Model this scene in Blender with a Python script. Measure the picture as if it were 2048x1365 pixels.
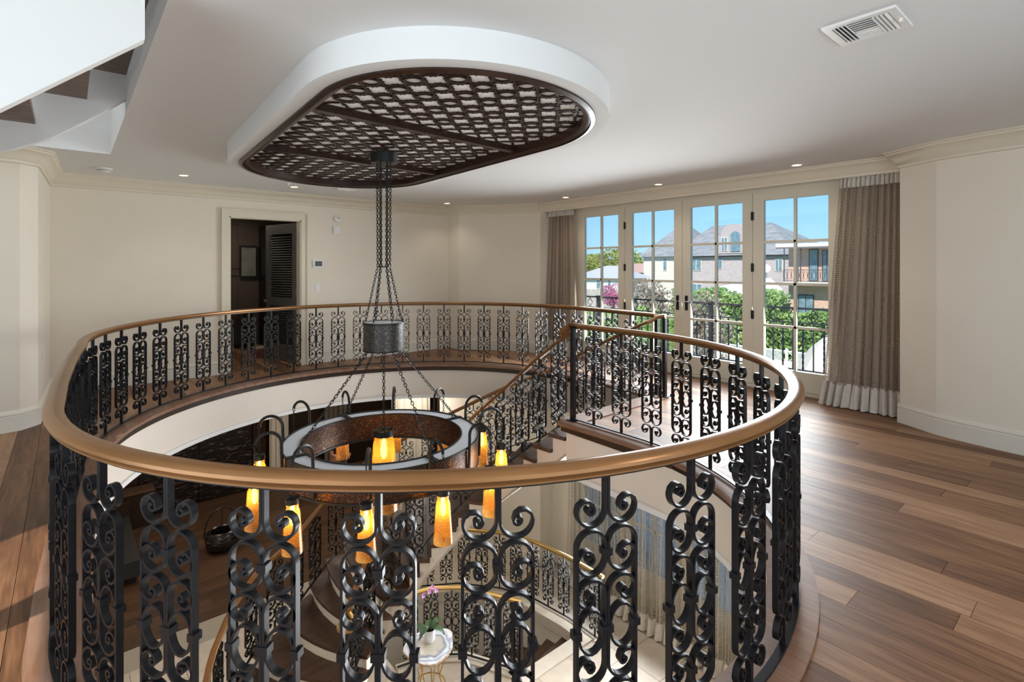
import bpy, bmesh, math, random
import numpy as np
from mathutils import Vector, Matrix
R_ = math.radians
random.seed(7)
for _o in list(bpy.data.objects): bpy.data.objects.remove(_o)
scn = bpy.context.scene
COL = scn.collection

# ------------------------------------------------------------------ camera
FPX, CXP, HOR, EYE = 1043.0, 1024.0, 534.0, 1.63
cam_d = bpy.data.cameras.new('camera'); cam = bpy.data.objects.new('camera', cam_d); COL.objects.link(cam)
cam_d.sensor_fit = 'HORIZONTAL'; cam_d.sensor_width = 36.0
cam_d.lens = 36.0 * FPX / 2048.0
cam_d.shift_y = -(682.5 - HOR) / 2048.0
cam_d.clip_start = 0.05; cam_d.clip_end = 400
cam.location = (0, 0, EYE)
YAW = math.atan2(.648, .762)
cam.rotation_euler = (R_(90), 0, -YAW)
scn.camera = cam

# ------------------------------------------------------------------ world / sky
world = bpy.data.worlds.new('sky'); scn.world = world; world.use_nodes = True
nt = world.node_tree; nt.nodes.clear()
wo = nt.nodes.new('ShaderNodeOutputWorld'); bg = nt.nodes.new('ShaderNodeBackground')
tc = nt.nodes.new('ShaderNodeTexCoord'); sx = nt.nodes.new('ShaderNodeSeparateXYZ'); rp = nt.nodes.new('ShaderNodeValToRGB')
nt.links.new(tc.outputs['Generated'], sx.inputs[0]); nt.links.new(sx.outputs['Z'], rp.inputs[0])
e = rp.color_ramp.elements
e[0].position = 0.0; e[0].color = (.42, .70, .90, 1)
e[1].position = 0.6; e[1].color = (.10, .32, .72, 1)
x = rp.color_ramp.elements.new(0.16); x.color = (.215, .52, .84, 1)
nt.links.new(rp.outputs[0], bg.inputs[0]); bg.inputs[1].default_value = 1.0
nt.links.new(bg.outputs[0], wo.inputs[0])

def lamp(name, kind, loc, rot, power, color=(1, 1, 1), **kw):
    d = bpy.data.lights.new(name, kind); d.energy = power; d.color = color
    for k, v in kw.items(): setattr(d, k, v)
    o = bpy.data.objects.new(name, d); o.location = loc; o.rotation_euler = rot; COL.objects.link(o); return o

# sun stands behind the house: it lights the neighbours' fronts and never enters the room
lamp('sun', 'SUN', (0, 0, 30), (R_(48), 0, R_(-62)), 5.0, (1, .95, .86), angle=R_(.6))
# daylight entering through the east windows; the other panels are added fill
def win_or_fill_light(name, loc, rot, sx_, sy_, p, col=(.93, .97, 1)):
    l = lamp(name, 'AREA', loc, rot, p, col, shape='RECTANGLE', size=sx_, size_y=sy_, spread=R_(130))
    return l
win_or_fill_light('daylight_east', (7.05, 4.40, 1.25), (0, R_(72), 0), 2.0, 3.8, 185)
win_or_fill_light('daylight_lower_east', (6.68, 4.3, -2.3), (0, R_(90), 0), 2.6, 4.2, 190)
win_or_fill_light('fill_south', (1.2, -2.66, 1.45), (R_(-90), 0, R_(180)), 5.6, 2.2, 54)  # added fill from behind the camera, at an assumed opening
win_or_fill_light('fill_west', (-2.46, 1.0, 1.45), (0, R_(-90), 0), 2.2, 4.4, 55)  # added fill from the unseen left side, at an assumed opening
win_or_fill_light('fill_shaft', (-1.0, 5.1, 5.1), (0, 0, 0), 2.4, 3.0, 26)  # added fill inside the closed shaft, no skylight above it

scn.view_settings.view_transform = 'Standard'; scn.view_settings.look = 'None'
scn.view_settings.gamma = 1.0; scn.view_settings.exposure = 0.45
try: scn.view_settings.use_curve_mapping = False
except Exception: pass
scn.cycles.use_denoising = True
scn.cycles.max_bounces = 8; scn.cycles.diffuse_bounces = 4; scn.cycles.glossy_bounces = 3
scn.cycles.transparent_max_bounces = 14; scn.cycles.transmission_bounces = 5
scn.cycles.caustics_reflective = False; scn.cycles.caustics_refractive = False
scn.cycles.sample_clamp_indirect = 4.0

# ------------------------------------------------------------------ materials
MATS = {}
def mat(name, col=(.8, .8, .8), rough=.5, metal=0.0, **kw):
    if name in MATS: return MATS[name]
    m = bpy.data.materials.new(name); m.use_nodes = True
    b = m.node_tree.nodes['Principled BSDF']
    b.inputs['Base Color'].default_value = (*col, 1); b.inputs['Roughness'].default_value = rough; b.inputs['Metallic'].default_value = metal
    for k, v in kw.items(): b.inputs[k.replace('_', ' ')].default_value = v
    MATS[name] = m; return m
def N(m, t, **kw):
    n = m.node_tree.nodes.new(t)
    for k, v in kw.items():
        if k in n.inputs: n.inputs[k].default_value = v
        else: setattr(n, k, v)
    return n
def L(m, a, b): m.node_tree.links.new(a, b)
def bsdf(m): return m.node_tree.nodes['Principled BSDF']
def ramp(m, stops, fac):
    n = N(m, 'ShaderNodeValToRGB'); el = n.color_ramp.elements
    el[0].position, el[0].color = stops[0][0], (*stops[0][1], 1); el[1].position, el[1].color = stops[-1][0], (*stops[-1][1], 1)
    for p, c in stops[1:-1]: q = el.new(p); q.color = (*c, 1)
    L(m, fac, n.inputs[0]); return n
def mapping(m, coord='Object', scale=(1, 1, 1), rot=(0, 0, 0)):
    t = N(m, 'ShaderNodeTexCoord'); mp = N(m, 'ShaderNodeMapping'); mp.inputs['Scale'].default_value = scale; mp.inputs['Rotation'].default_value = rot
    L(m, t.outputs[coord], mp.inputs[0]); return mp.outputs[0]
def bump(m, fac, strength=.2, dist=.01):
    b = N(m, 'ShaderNodeBump'); b.inputs['Strength'].default_value = strength; b.inputs['Distance'].default_value = dist
    L(m, fac, b.inputs['Height']); L(m, b.outputs[0], bsdf(m).inputs['Normal'])

def mottled(name, c1, c2, scale=6.0, rough=.6, bstr=.0, metal=0.0, detail=4, stretch=(1, 1, 1), bd=.01, coord='Object'):
    m = mat(name, c1, rough, metal)
    if len(m.node_tree.nodes) > 2: return m
    v = mapping(m, coord, stretch)
    n = N(m, 'ShaderNodeTexNoise'); n.inputs['Scale'].default_value = scale; n.inputs['Detail'].default_value = detail
    L(m, v, n.inputs['Vector'])
    r = ramp(m, [(.3, c1), (.7, c2)], n.outputs['Fac']); L(m, r.outputs[0], bsdf(m).inputs['Base Color'])
    if bstr: bump(m, n.outputs['Fac'], bstr, bd)
    return m

def wood(name, cols, scale=1.0, rough=.45, axis='Y', seed=True, tint=.5):
    m = mat(name, cols[0], rough)
    st = {'Y': (14, 1.1, 14), 'X': (1.1, 14, 14), 'Z': (14, 14, 1.1)}[axis]
    v = mapping(m, 'Object', tuple(s * scale for s in st))
    oi = N(m, 'ShaderNodeObjectInfo')
    ad = N(m, 'ShaderNodeVectorMath', operation='ADD'); L(m, v, ad.inputs[0])
    ml = N(m, 'ShaderNodeMath', operation='MULTIPLY'); ml.inputs[1].default_value = 57.0; L(m, oi.outputs['Random'], ml.inputs[0]); L(m, ml.outputs[0], ad.inputs[1])
    n = N(m, 'ShaderNodeTexNoise'); n.inputs['Scale'].default_value = 1.0; n.inputs['Detail'].default_value = 6; n.inputs['Distortion'].default_value = .8
    L(m, ad.outputs[0], n.inputs['Vector'])
    n2 = N(m, 'ShaderNodeTexNoise'); n2.inputs['Scale'].default_value = 5.0; n2.inputs['Detail'].default_value = 3; L(m, ad.outputs[0], n2.inputs['Vector'])
    mx = N(m, 'ShaderNodeMath', operation='MULTIPLY_ADD'); mx.inputs[1].default_value = .42; L(m, n2.outputs['Fac'], mx.inputs[0])
    h = N(m, 'ShaderNodeMath', operation='MULTIPLY'); h.inputs[1].default_value = .68; L(m, n.outputs['Fac'], h.inputs[0]); L(m, h.outputs[0], mx.inputs[2])
    rr = N(m, 'ShaderNodeMath', operation='MULTIPLY_ADD'); L(m, oi.outputs['Random'], rr.inputs[0]); rr.inputs[1].default_value = tint; rr.inputs[2].default_value = -.5 * tint
    s = N(m, 'ShaderNodeMath', operation='ADD'); L(m, mx.outputs[0], s.inputs[0]); L(m, rr.outputs[0], s.inputs[1])
    k = len(cols); r = ramp(m, [(.15 + .7 * i / (k - 1), c) for i, c in enumerate(cols)], s.outputs[0])
    L(m, r.outputs[0], bsdf(m).inputs['Base Color']); bump(m, mx.outputs[0], .35, .004); bsdf(m).inputs['Specular IOR Level'].default_value = .35
    return m

M_WALL = mottled('wall_plaster', (.745, .675, .565), (.775, .705, .595), 1.6, .85, .03)
M_CREAM = mat('cream_trim', (.70, .635, .51), .5)
M_WHITE = mat('white_paint', (.78, .78, .77), .7)
M_CEIL = mat('ceiling_white', (.76, .76, .755), .8)
M_FASCIA = mottled('fascia_plaster', (.74, .67, .59), (.765, .70, .615), 1.2, .7, .02)
M_IRON = mottled('wrought_iron', (.006, .006, .007), (.010, .010, .012), 30, .36, .12, .0, bd=.002)
M_RAIL = mottled('bronzed_handrail', (.22, .102, .036), (.31, .15, .055), 3.0, .30, .0, .45, stretch=(.6, .6, .6))
M_PLANK = wood('oak_plank', [(.055, .024, .011), (.14, .062, .028), (.235, .118, .058), (.36, .21, .12)], 1.0, .48, 'Y', tint=.44)
M_PLANKX = wood('oak_plank_crosswise', [(.035, .018, .010), (.075, .038, .02), (.12, .065, .035)], 1.0, .4, 'X', tint=.3)
M_NOSE = wood('worn_oak_nosing', [(.07, .035, .02), (.18, .085, .045), (.24, .14, .095), (.36, .26, .20)], .9, .5, 'Y', tint=0)
M_TREAD = wood('dark_oak_tread', [(.035, .018, .011), (.075, .04, .025), (.13, .075, .05)], .8, .42, 'X', tint=.15)
M_DARKWOOD = wood('dark_walnut', [(.010, .006, .004), (.024, .013, .008), (.045, .024, .014)], .8, .38, 'Y', tint=.1)
M_MAHOG = wood('mahogany', [(.010, .005, .0035), (.024, .010, .006), (.05, .020, .011)], .8, .33, 'Y', tint=.1)
M_UNDER = mottled('weathered_underside', (.15, .12, .10), (.27, .22, .185), 9, .7, .1, stretch=(1, 5, 1))
M_TILE = mottled('travertine_tile', (.50, .42, .335), (.60, .52, .425), 5, .32, .02)
M_GROUT = mat('grout', (.36, .31, .25), .8)
M_STONE = mottled('stone_kerb', (.56, .49, .40), (.64, .57, .48), 4, .45)
M_BLACK = mat('black_metal', (.012, .012, .012), .4, .3)
M_BRASS = mat('brass', (.55, .36, .13), .3, .9)
M_STEEL = mat('brushed_steel', (.6, .6, .6), .35, .9)
M_PLASTIC = mat('white_plastic', (.78, .77, .74), .4)
M_SCREEN = mat('grey_screen', (.10, .12, .13), .2)

def glass_mat(name, tint=(1, 1, 1), gloss=.08, rough=.02):
    m = bpy.data.materials.new(name); m.use_nodes = True; t = m.node_tree; t.nodes.clear()
    o = t.nodes.new('ShaderNodeOutputMaterial'); mx = t.nodes.new('ShaderNodeMixShader'); tr = t.nodes.new('ShaderNodeBsdfTransparent'); gl = t.nodes.new('ShaderNodeBsdfGlossy')
    tr.inputs[0].default_value = (*tint, 1); gl.inputs['Roughness'].default_value = rough
    fr = t.nodes.new('ShaderNodeFresnel'); fr.inputs[0].default_value = 1.45
    mm = t.nodes.new('ShaderNodeMath'); mm.operation = 'MULTIPLY'; mm.inputs[1].default_value = gloss * 10
    t.links.new(fr.outputs[0], mm.inputs[0]); t.links.new(mm.outputs[0], mx.inputs[0])
    t.links.new(tr.outputs[0], mx.inputs[1]); t.links.new(gl.outputs[0], mx.inputs[2]); t.links.new(mx.outputs[0], o.inputs[0])
    MATS[name] = m; return m
M_PANE = glass_mat('window_pane', (.97, .985, .98), .07)
M_DGLASS = mottled('house_window_glass', (.10, .17, .22), (.20, .30, .36), 3, .1)

def emit_mat(name, col, st):
    m = bpy.data.materials.new(name); m.use_nodes = True; b = bsdf(m)
    b.inputs['Base Color'].default_value = (*col, 1); b.inputs['Emission Color'].default_value = (*col, 1); b.inputs['Emission Strength'].default_value = st
    MATS[name] = m; return m
M_BULB = emit_mat('warm_bulb', (1, .66, .22), 16)
M_DOWN = emit_mat('downlight_lens', (1, .80, .55), .9)

# amber seeded glass of the lamps
def amber():
    m = bpy.data.materials.new('amber_seeded_glass'); m.use_nodes = True; t = m.node_tree; t.nodes.clear()
    o = t.nodes.new('ShaderNodeOutputMaterial'); m1 = t.nodes.new('ShaderNodeMixShader'); m2 = t.nodes.new('ShaderNodeMixShader')
    tr = t.nodes.new('ShaderNodeBsdfTransparent'); tl = t.nodes.new('ShaderNodeBsdfTranslucent'); gl = t.nodes.new('ShaderNodeBsdfGlossy')
    tr.inputs[0].default_value = (.97, .78, .46, 1); tl.inputs[0].default_value = (.97, .60, .20, 1); gl.inputs['Roughness'].default_value = .15
    tcn = t.nodes.new('ShaderNodeTexCoord'); vo = t.nodes.new('ShaderNodeTexVoronoi'); vo.inputs['Scale'].default_value = 90
    rpn = t.nodes.new('ShaderNodeValToRGB'); rpn.color_ramp.elements[0].position = .12; rpn.color_ramp.elements[0].color = (.55, .55, .55, 1); rpn.color_ramp.elements[1].position = .35; rpn.color_ramp.elements[1].color = (.26, .26, .26, 1)
    t.links.new(tcn.outputs['Object'], vo.inputs['Vector']); t.links.new(vo.outputs['Distance'], rpn.inputs[0])
    t.links.new(rpn.outputs[0], m1.inputs[0]); t.links.new(tr.outputs[0], m1.inputs[1]); t.links.new(tl.outputs[0], m1.inputs[2])
    m2.inputs[0].default_value = .07; t.links.new(m1.outputs[0], m2.inputs[1]); t.links.new(gl.outputs[0], m2.inputs[2]); t.links.new(m2.outputs[0], o.inputs[0])
    MATS['amber'] = m; return m
M_AMBER = amber()

# speckled mica bands of the chandelier
def mica(name, base, c2, metal=.6):
    m = mat(name, base, .35, metal); v = mapping(m, 'Object', (1, 1, 1))
    vo = N(m, 'ShaderNodeTexVoronoi'); vo.inputs['Scale'].default_value = 75; L(m, v, vo.inputs['Vector'])
    nn = N(m, 'ShaderNodeTexNoise'); nn.inputs['Scale'].default_value = 25; L(m, v, nn.inputs['Vector'])
    mu = N(m, 'ShaderNodeMath', operation='MULTIPLY'); L(m, vo.outputs['Distance'], mu.inputs[0]); L(m, nn.outputs['Fac'], mu.inputs[1])
    r = ramp(m, [(.02, c2), (.09, tuple(.5 * a + .5 * b for a, b in zip(base, c2))), (.2, base)], mu.outputs[0]); L(m, r.outputs[0], bsdf(m).inputs['Base Color'])
    bump(m, vo.outputs['Distance'], .3, .004); return m
M_MICA = mica('copper_mica', (.038, .017, .010), (.36, .18, .085))
M_MICAG = mica('grey_mica', (.035, .030, .026), (.26, .24, .21), .3)

def weave(name, col, hole=.36, scale=58.0, trans=.35, band=9.0):
    """open woven cloth: real see-through holes between the yarns"""
    m = bpy.data.materials.new(name); m.use_nodes = True; t = m.node_tree; b = bsdf(m)
    b.inputs['Base Color'].default_value = (*col, 1); b.inputs['Roughness'].default_value = .9
    o = t.nodes['Material Output']
    uv = N(m, 'ShaderNodeTexCoord'); sp = N(m, 'ShaderNodeSeparateXYZ'); L(m, uv.outputs['UV'], sp.inputs[0])
    def tri(sock, sc, off=0.0):
        a = N(m, 'ShaderNodeMath', operation='MULTIPLY'); a.inputs[1].default_value = sc; L(m, sock, a.inputs[0])
        p = N(m, 'ShaderNodeMath', operation='PINGPONG'); p.inputs[1].default_value = .5; L(m, a.outputs[0], p.inputs[0]); return p.outputs[0]
    nz = N(m, 'ShaderNodeTexNoise'); nz.inputs['Scale'].default_value = 14; L(m, uv.outputs['UV'], nz.inputs['Vector'])
    wob = N(m, 'ShaderNodeMath', operation='MULTIPLY'); wob.inputs[1].default_value = .022; L(m, nz.outputs['Fac'], wob.inputs[0])
    ux = N(m, 'ShaderNodeMath', operation='ADD'); L(m, sp.outputs['X'], ux.inputs[0]); L(m, wob.outputs[0], ux.inputs[1])
    uy = N(m, 'ShaderNodeMath', operation='ADD'); L(m, sp.outputs['Y'], uy.inputs[0]); L(m, wob.outputs[0], uy.inputs[1])
    a = tri(ux.outputs[0], scale); c = tri(uy.outputs[0], scale)
    g1 = N(m, 'ShaderNodeMath', operation='GREATER_THAN'); g1.inputs[1].default_value = hole; L(m, a, g1.inputs[0])
    g2 = N(m, 'ShaderNodeMath', operation='GREATER_THAN'); g2.inputs[1].default_value = hole; L(m, c, g2.inputs[0])
    if hole > .3:
        hl = N(m, 'ShaderNodeMath', operation='MULTIPLY'); L(m, g1.outputs[0], hl.inputs[0]); L(m, g2.outputs[0], hl.inputs[1])
    else:
        hl = N(m, 'ShaderNodeMath', operation='MULTIPLY'); L(m, g1.outputs[0], hl.inputs[0]); L(m, g2.outputs[0], hl.inputs[1])
    bd = tri(sp.outputs['X'], band)
    rr = ramp(m, [(.12, tuple(c_ * .72 for c_ in col)), (.4, col)], bd); L(m, rr.outputs[0], b.inputs['Base Color'])
    tl = N(m, 'ShaderNodeBsdfTranslucent'); tl.inputs[0].default_value = (*col, 1)
    ms = N(m, 'ShaderNodeMixShader'); ms.inputs[0].default_value = trans; L(m, b.outputs[0], ms.inputs[1]); L(m, tl.outputs[0], ms.inputs[2])
    tr = N(m, 'ShaderNodeBsdfTransparent'); mx = N(m, 'ShaderNodeMixShader'); L(m, hl.outputs[0], mx.inputs[0]); L(m, ms.outputs[0], mx.inputs[1]); L(m, tr.outputs[0], mx.inputs[2])
    L(m, mx.outputs[0], o.inputs[0]); MATS[name] = m; return m
M_WEAVE = weave('taupe_open_weave', (.54, .44, .355), .27, 38, .45)
M_SHEER = weave('sheer_weave', (.62, .55, .45), .17, 34, .35)
M_LINEN = mottled('linen_hem', (.56, .50, .43), (.64, .58, .51), 20, .9)
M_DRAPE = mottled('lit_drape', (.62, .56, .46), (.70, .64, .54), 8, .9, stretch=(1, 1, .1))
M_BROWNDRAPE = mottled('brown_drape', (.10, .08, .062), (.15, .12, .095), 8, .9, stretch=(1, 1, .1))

# ------------------------------------------------------------------ mesh helpers
class MB:
    def __init__(s): s.v = []; s.f = []; s.uv = None
    def add(s, vs, fs):
        b = len(s.v); s.v.extend([tuple(p) for p in vs]); s.f.extend([tuple(i + b for i in f) for f in fs]); return s
    def box(s, x0, x1, y0, y1, z0, z1, M=None):
        vs = [Vector((x, y, z)) for z in (z0, z1) for y in (y0, y1) for x in (x0, x1)]
        if M is not None: vs = [M @ v for v in vs]
        return s.add(vs, [(0, 2, 3, 1), (4, 5, 7, 6), (0, 1, 5, 4), (2, 6, 7, 3), (0, 4, 6, 2), (1, 3, 7, 5)])
    def prism(s, poly, z0, z1):
        n = len(poly); vs = [(p[0], p[1], z0) for p in poly] + [(p[0], p[1], z1) for p in poly]
        return s.add(vs, [tuple(range(n - 1, -1, -1)), tuple(range(n, 2 * n))] + [(i, (i + 1) % n, n + (i + 1) % n, n + i) for i in range(n)])
    def rings(s, rs, close_ring=True, caps=True, loop=False):
        n = len(rs[0]); vs = [p for r in rs for p in r]; fs = []
        m = len(rs)
        for i in range(m if loop else m - 1):
            a, b = i * n, ((i + 1) % m) * n
            for j in range(n if close_ring else n - 1):
                k = (j + 1) % n; fs.append((a + j, a + k, b + k, b + j))
        if caps and not loop and close_ring: fs.append(tuple(range(n - 1, -1, -1))); fs.append(tuple((m - 1) * n + j for j in range(n)))
        return s.add(vs, fs)
    def lathe(s, prof, n=20, c=(0, 0, 0), caps=True):
        rs = [[(c[0] + r * math.cos(2 * math.pi * j / n), c[1] + r * math.sin(2 * math.pi * j / n), c[2] + z) for j in range(n)] for r, z in prof]
        return s.rings(rs, True, caps)
    def tube(s, path, r, n=6, loop=False):
        pts = [Vector(p) for p in path]; rs = []; m = len(pts); up = None
        for i, p in enumerate(pts):
            a = pts[(i - 1) % m] if (loop or i > 0) else p; b = pts[(i + 1) % m] if (loop or i < m - 1) else p
            t = (b - a).normalized()
            if up is None: up = Vector((0, 0, 1)) if abs(t.z) < .9 else Vector((1, 0, 0))
            u = (up - t * up.dot(t)).normalized(); w = t.cross(u); up = u
            rad = r[i] if isinstance(r, (list, tuple)) else r
            rs.append([p + u * rad * math.cos(2 * math.pi * j / n) + w * rad * math.sin(2 * math.pi * j / n) for j in range(n)])
        return s.rings(rs, True, True, loop)
    def bar(s, path, t, d):
        """flat bar following a 2-D path (x, z), thickness t in the plane, depth d along y"""
        rs = []; m = len(path)
        for i in range(m):
            a = path[max(i - 1, 0)]; b = path[min(i + 1, m - 1)]; tx, tz = b[0] - a[0], b[1] - a[1]; l = math.hypot(tx, tz) or 1; nx, nz = -tz / l, tx / l
            x, z = path[i]; h = t / 2; k = d / 2
            rs.append([(x + nx * h, -k, z + nz * h), (x + nx * h, k, z + nz * h), (x - nx * h, k, z - nz * h), (x - nx * h, -k, z - nz * h)])
        return s.rings(rs)
    def sweep(s, path, prof, loop=False, left=True):
        """horizontal path (x,y[,z]) with a profile (u outward-left, v up)"""
        m = len(path); rs = []
        for i in range(m):
            p = path[i]
            a = path[(i - 1) % m] if (loop or i > 0) else p; b = path[(i + 1) % m] if (loop or i < m - 1) else p
            def nrm(q0, q1):
                dx, dy = q1[0] - q0[0], q1[1] - q0[1]; l = math.hypot(dx, dy) or 1e-9; return (-dy / l, dx / l)
            n1 = nrm(a, p) if a is not p else nrm(p, b); n2 = nrm(p, b) if b is not p else n1
            nx, ny = n1[0] + n2[0], n1[1] + n2[1]; l = math.hypot(nx, ny) or 1; nx /= l; ny /= l
            c = max(.35, nx * n1[0] + ny * n1[1]); nx /= c; ny /= c
            sg = 1 if left else -1; z = p[2] if len(p) > 2 else 0
            rs.append([(p[0] + sg * nx * u, p[1] + sg * ny * u, z + v) for u, v in prof])
        return s.rings(rs, True, True, loop)
    def mesh(s, name, mats, smooth=False):
        me = bpy.data.meshes.new(name); me.from_pydata(s.v, [], s.f)
        bm = bmesh.new(); bm.from_mesh(me); bmesh.ops.recalc_face_normals(bm, faces=bm.faces); bm.to_mesh(me); bm.free()
        for m in (mats if isinstance(mats, (list, tuple)) else [mats]): me.materials.append(m)
        if smooth:
            me.polygons.foreach_set('use_smooth', [True] * len(me.polygons))
            try: me.set_sharp_from_angle(angle=R_(40))
            except Exception: pass
        me.update(); return me
    def build(s, name, m, parent=None, smooth=False, **kw):
        return link(name, s.mesh(name, m, smooth), parent, **kw)
def link(name, me, parent=None, loc=None, rot=None, **kw):
    o = bpy.data.objects.new(name, me); COL.objects.link(o)
    if parent is not None: o.parent = parent
    if loc is not None: o.location = loc
    if rot is not None: o.rotation_euler = rot
    return tag(o, **kw)
def tag(o, label=None, cat=None, group=None, kind=None):
    if label: o['label'] = label
    if cat: o['category'] = cat
    if group: o['group'] = group
    if kind: o['kind'] = kind
    return o
def thing(name, label, cat, loc=(0, 0, 0), rz=0, group=None):
    o = bpy.data.objects.new(name, None); COL.objects.link(o); o.empty_display_size = .1
    o.location = loc; o.rotation_euler = (0, 0, rz); return tag(o, label, cat, group)
def struct(name, mb, m, smooth=False): return mb.build(name, m, None, smooth, kind='structure')
def copy_tree(o, parent=None):
    c = o.copy(); COL.objects.link(c); c.parent = parent
    for ch in list(o.children): copy_tree(ch, c)
    return c
def arc(cx, cy, r, a0, a1, n):
    return [(cx + r * math.cos(R_(a0 + (a1 - a0) * i / n)), cy + r * math.sin(R_(a0 + (a1 - a0) * i / n))) for i in range(n + 1)]
def offset(path, d):
    out = []; m = len(path)
    for i, p in enumerate(path):
        a = path[max(i - 1, 0)]; b = path[min(i + 1, m - 1)]; dx, dy = b[0] - a[0], b[1] - a[1]; l = math.hypot(dx, dy) or 1
        out.append((p[0] - dy / l * d, p[1] + dx / l * d))
    return out
def cum(path):
    s = [0]
    for a, b in zip(path[:-1], path[1:]): s.append(s[-1] + math.dist(a, b))
    return s
def at_len(path, cs, t):
    t = min(max(t, 0), cs[-1] - 1e-6); i = int(np.searchsorted(cs, t, side='right')) - 1; i = min(i, len(path) - 2)
    f = (t - cs[i]) / (cs[i + 1] - cs[i]); a, b = path[i], path[i + 1]
    return tuple(a[k] + (b[k] - a[k]) * f for k in range(len(a))), math.atan2(b[1] - a[1], b[0] - a[0])

CEILZ, LOW, LCEIL = 2.83, -4.025, -.56
RISE = .175
# ------------------------------------------------------------------ the void: line of the upper railing
NC, NR = (2.0, 2.963), 2.05
FC, FR = (2.95, 5.3), 2.87
RAILP = [(4.05, 3.80), (4.05, 3.4)] + arc(NC[0], NC[1], NR, 0, -180, 60) + [(-.035, 3.6), (-.005, 4.2), (.035, 4.8)] + arc(FC[0], FC[1], FR, 180, 0, 80) + [(5.80, 4.7), (5.74, 4.25), (5.70, 3.88)]
VOID = offset(RAILP, -.10)          # edge of the floor opening, toward the void
VOID = [(4.02, 3.86)] + [p for p in VOID[1:-1]] + [(5.64, 3.86)]
# cross-section of the opening for a given x
def _xs(path):
    return path
_near = [p for p in VOID[:64]]
def ylo(x):
    c, r = NC, NR - .10
    if x > 3.93: return 3.86
    dx = (x - c[0]) / (r + .03)
    return c[1] - math.sqrt(max(0, 1 - dx * dx)) * r
def yhi(x):
    c, r = FC, FR - .10
    dx = (x - c[0]) / r
    if abs(dx) >= 1: return c[1]
    return c[1] + math.sqrt(1 - dx * dx) * r
XV0, XV1 = .09, 5.70

def strip_poly(x0, x1, y0, y1, lo=None, hi=None, n=5):
    xs = [x0 + (x1 - x0) * i / n for i in range(n + 1)]
    bot = [(x, y0 if lo is None else max(y0, lo(x))) for x in xs]; top = [(x, y1 if hi is None else min(y1, hi(x))) for x in xs]
    return bot + top[::-1]
def slab_strips(mb, z0, z1, X0, X1, Y0, Y1, step=.17):
    x = X0
    while x < X1 - 1e-6:
        xe = min(x + step, X1)
        if xe <= XV0 or x >= XV1: mb.prism([(x, Y0), (xe, Y0), (xe, Y1), (x, Y1)], z0, z1)
        else:
            mb.prism(strip_poly(x, xe, Y0, 99, None, ylo), z0, z1); mb.prism(strip_poly(x, xe, -99, Y1, yhi, None), z0, z1)
        x = xe
# ---- upper floor
fl = MB(); slab_strips(fl, -.10, -.022, -2.4, 7.3, -2.6, 8.88); floor = struct('floor', fl, M_DARKWOOD)
rnd = random.Random(3)
PW = .17
def plank(poly, z0=-.022, z1=0.0):
    cx = sum(p[0] for p in poly) / len(poly); cy = sum(p[1] for p in poly) / len(poly)
    mb = MB(); mb.prism([(p[0] - cx, p[1] - cy) for p in poly], z0, z1)
    o = mb.build('plank', M_PLANK, floor); o.location = (cx, cy, 0); return o
row = 0; x = -1.06
while x < 7.12:
    x0, x1 = x + .0012, x + PW - .0012
    segs = []
    inside = not (x + PW <= XV0 or x >= XV1)
    Ytop = 8.88
    if inside: segs = [(-1.0, None, 'n'), (None, Ytop, 'f')]
    else: segs = [(-1.0, Ytop, 'a')]
    for a, b, k in segs:
        lo_lim = a if a is not None else min(yhi(x0), yhi(x1)); hi_lim = b if b is not None else max(ylo(x0), ylo(x1))
        y = lo_lim - (rnd.random() * 1.5 if k != 'f' else 0)
        while y < hi_lim - .02:
            ln = rnd.choice([1.5, 1.9, 2.2, 2.6]); ye = min(y + ln, hi_lim)
            if hi_lim - ye < .35: ye = hi_lim
            ys = max(y, lo_lim) + .001
            if k == 'n': plank(strip_poly(x0, x1, ys, ye - .001, None, (lambda q: ylo(q)) if ye >= hi_lim - .5 else None))
            elif k == 'f': plank(strip_poly(x0, x1, ys, ye - .001, (lambda q: yhi(q)) if ys < lo_lim + .5 else None, None))
            else: plank([(x0, ys), (x1, ys), (x1, ye - .001), (x0, ye - .001)])
            y = ye
    x += PW; row += 1
# nosing border round the opening
nose = MB(); NP = [(4.0, 3.86)] + offset(RAILP, -.03)[1:-1] + [(5.66, 3.86)]
nose.sweep(NP, [(-.125, -.03), (-.125, .010), (.085, .012), (.105, 0.0), (.105, -.028), (.085, -.04), (.05, -.04), (.05, -.03)], left=False)
struct('trim_1', nose, M_NOSE, True)
ln = MB(); ln.box(4.0, 5.66, 3.66, 3.90, -.04, .011); struct('trim_2', ln, M_NOSE)
# fascia drum
fa = MB(); fa.sweep(offset(RAILP, -.07)[:], [(-.06, LCEIL), (-.06, -.03), (.0, -.03), (.0, LCEIL)], left=False)
struct('wall_drum', fa, M_FASCIA, True)
# ceilings
cl = MB()
for a in [(-2.5, 7.4, -2.8, 2.62), (.34, 7.4, 2.62, 7.0), (-2.5, 7.4, 7.0, 9.1)]: cl.box(a[0], a[1], a[2], a[3], CEILZ, CEILZ + .25)
struct('ceiling', cl, M_CEIL)
lc = MB(); slab_strips(lc, LCEIL, LCEIL + .05, -2.5, 9.2, -2.7, 14.6); struct('ceiling.001', lc, M_WHITE)

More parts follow.
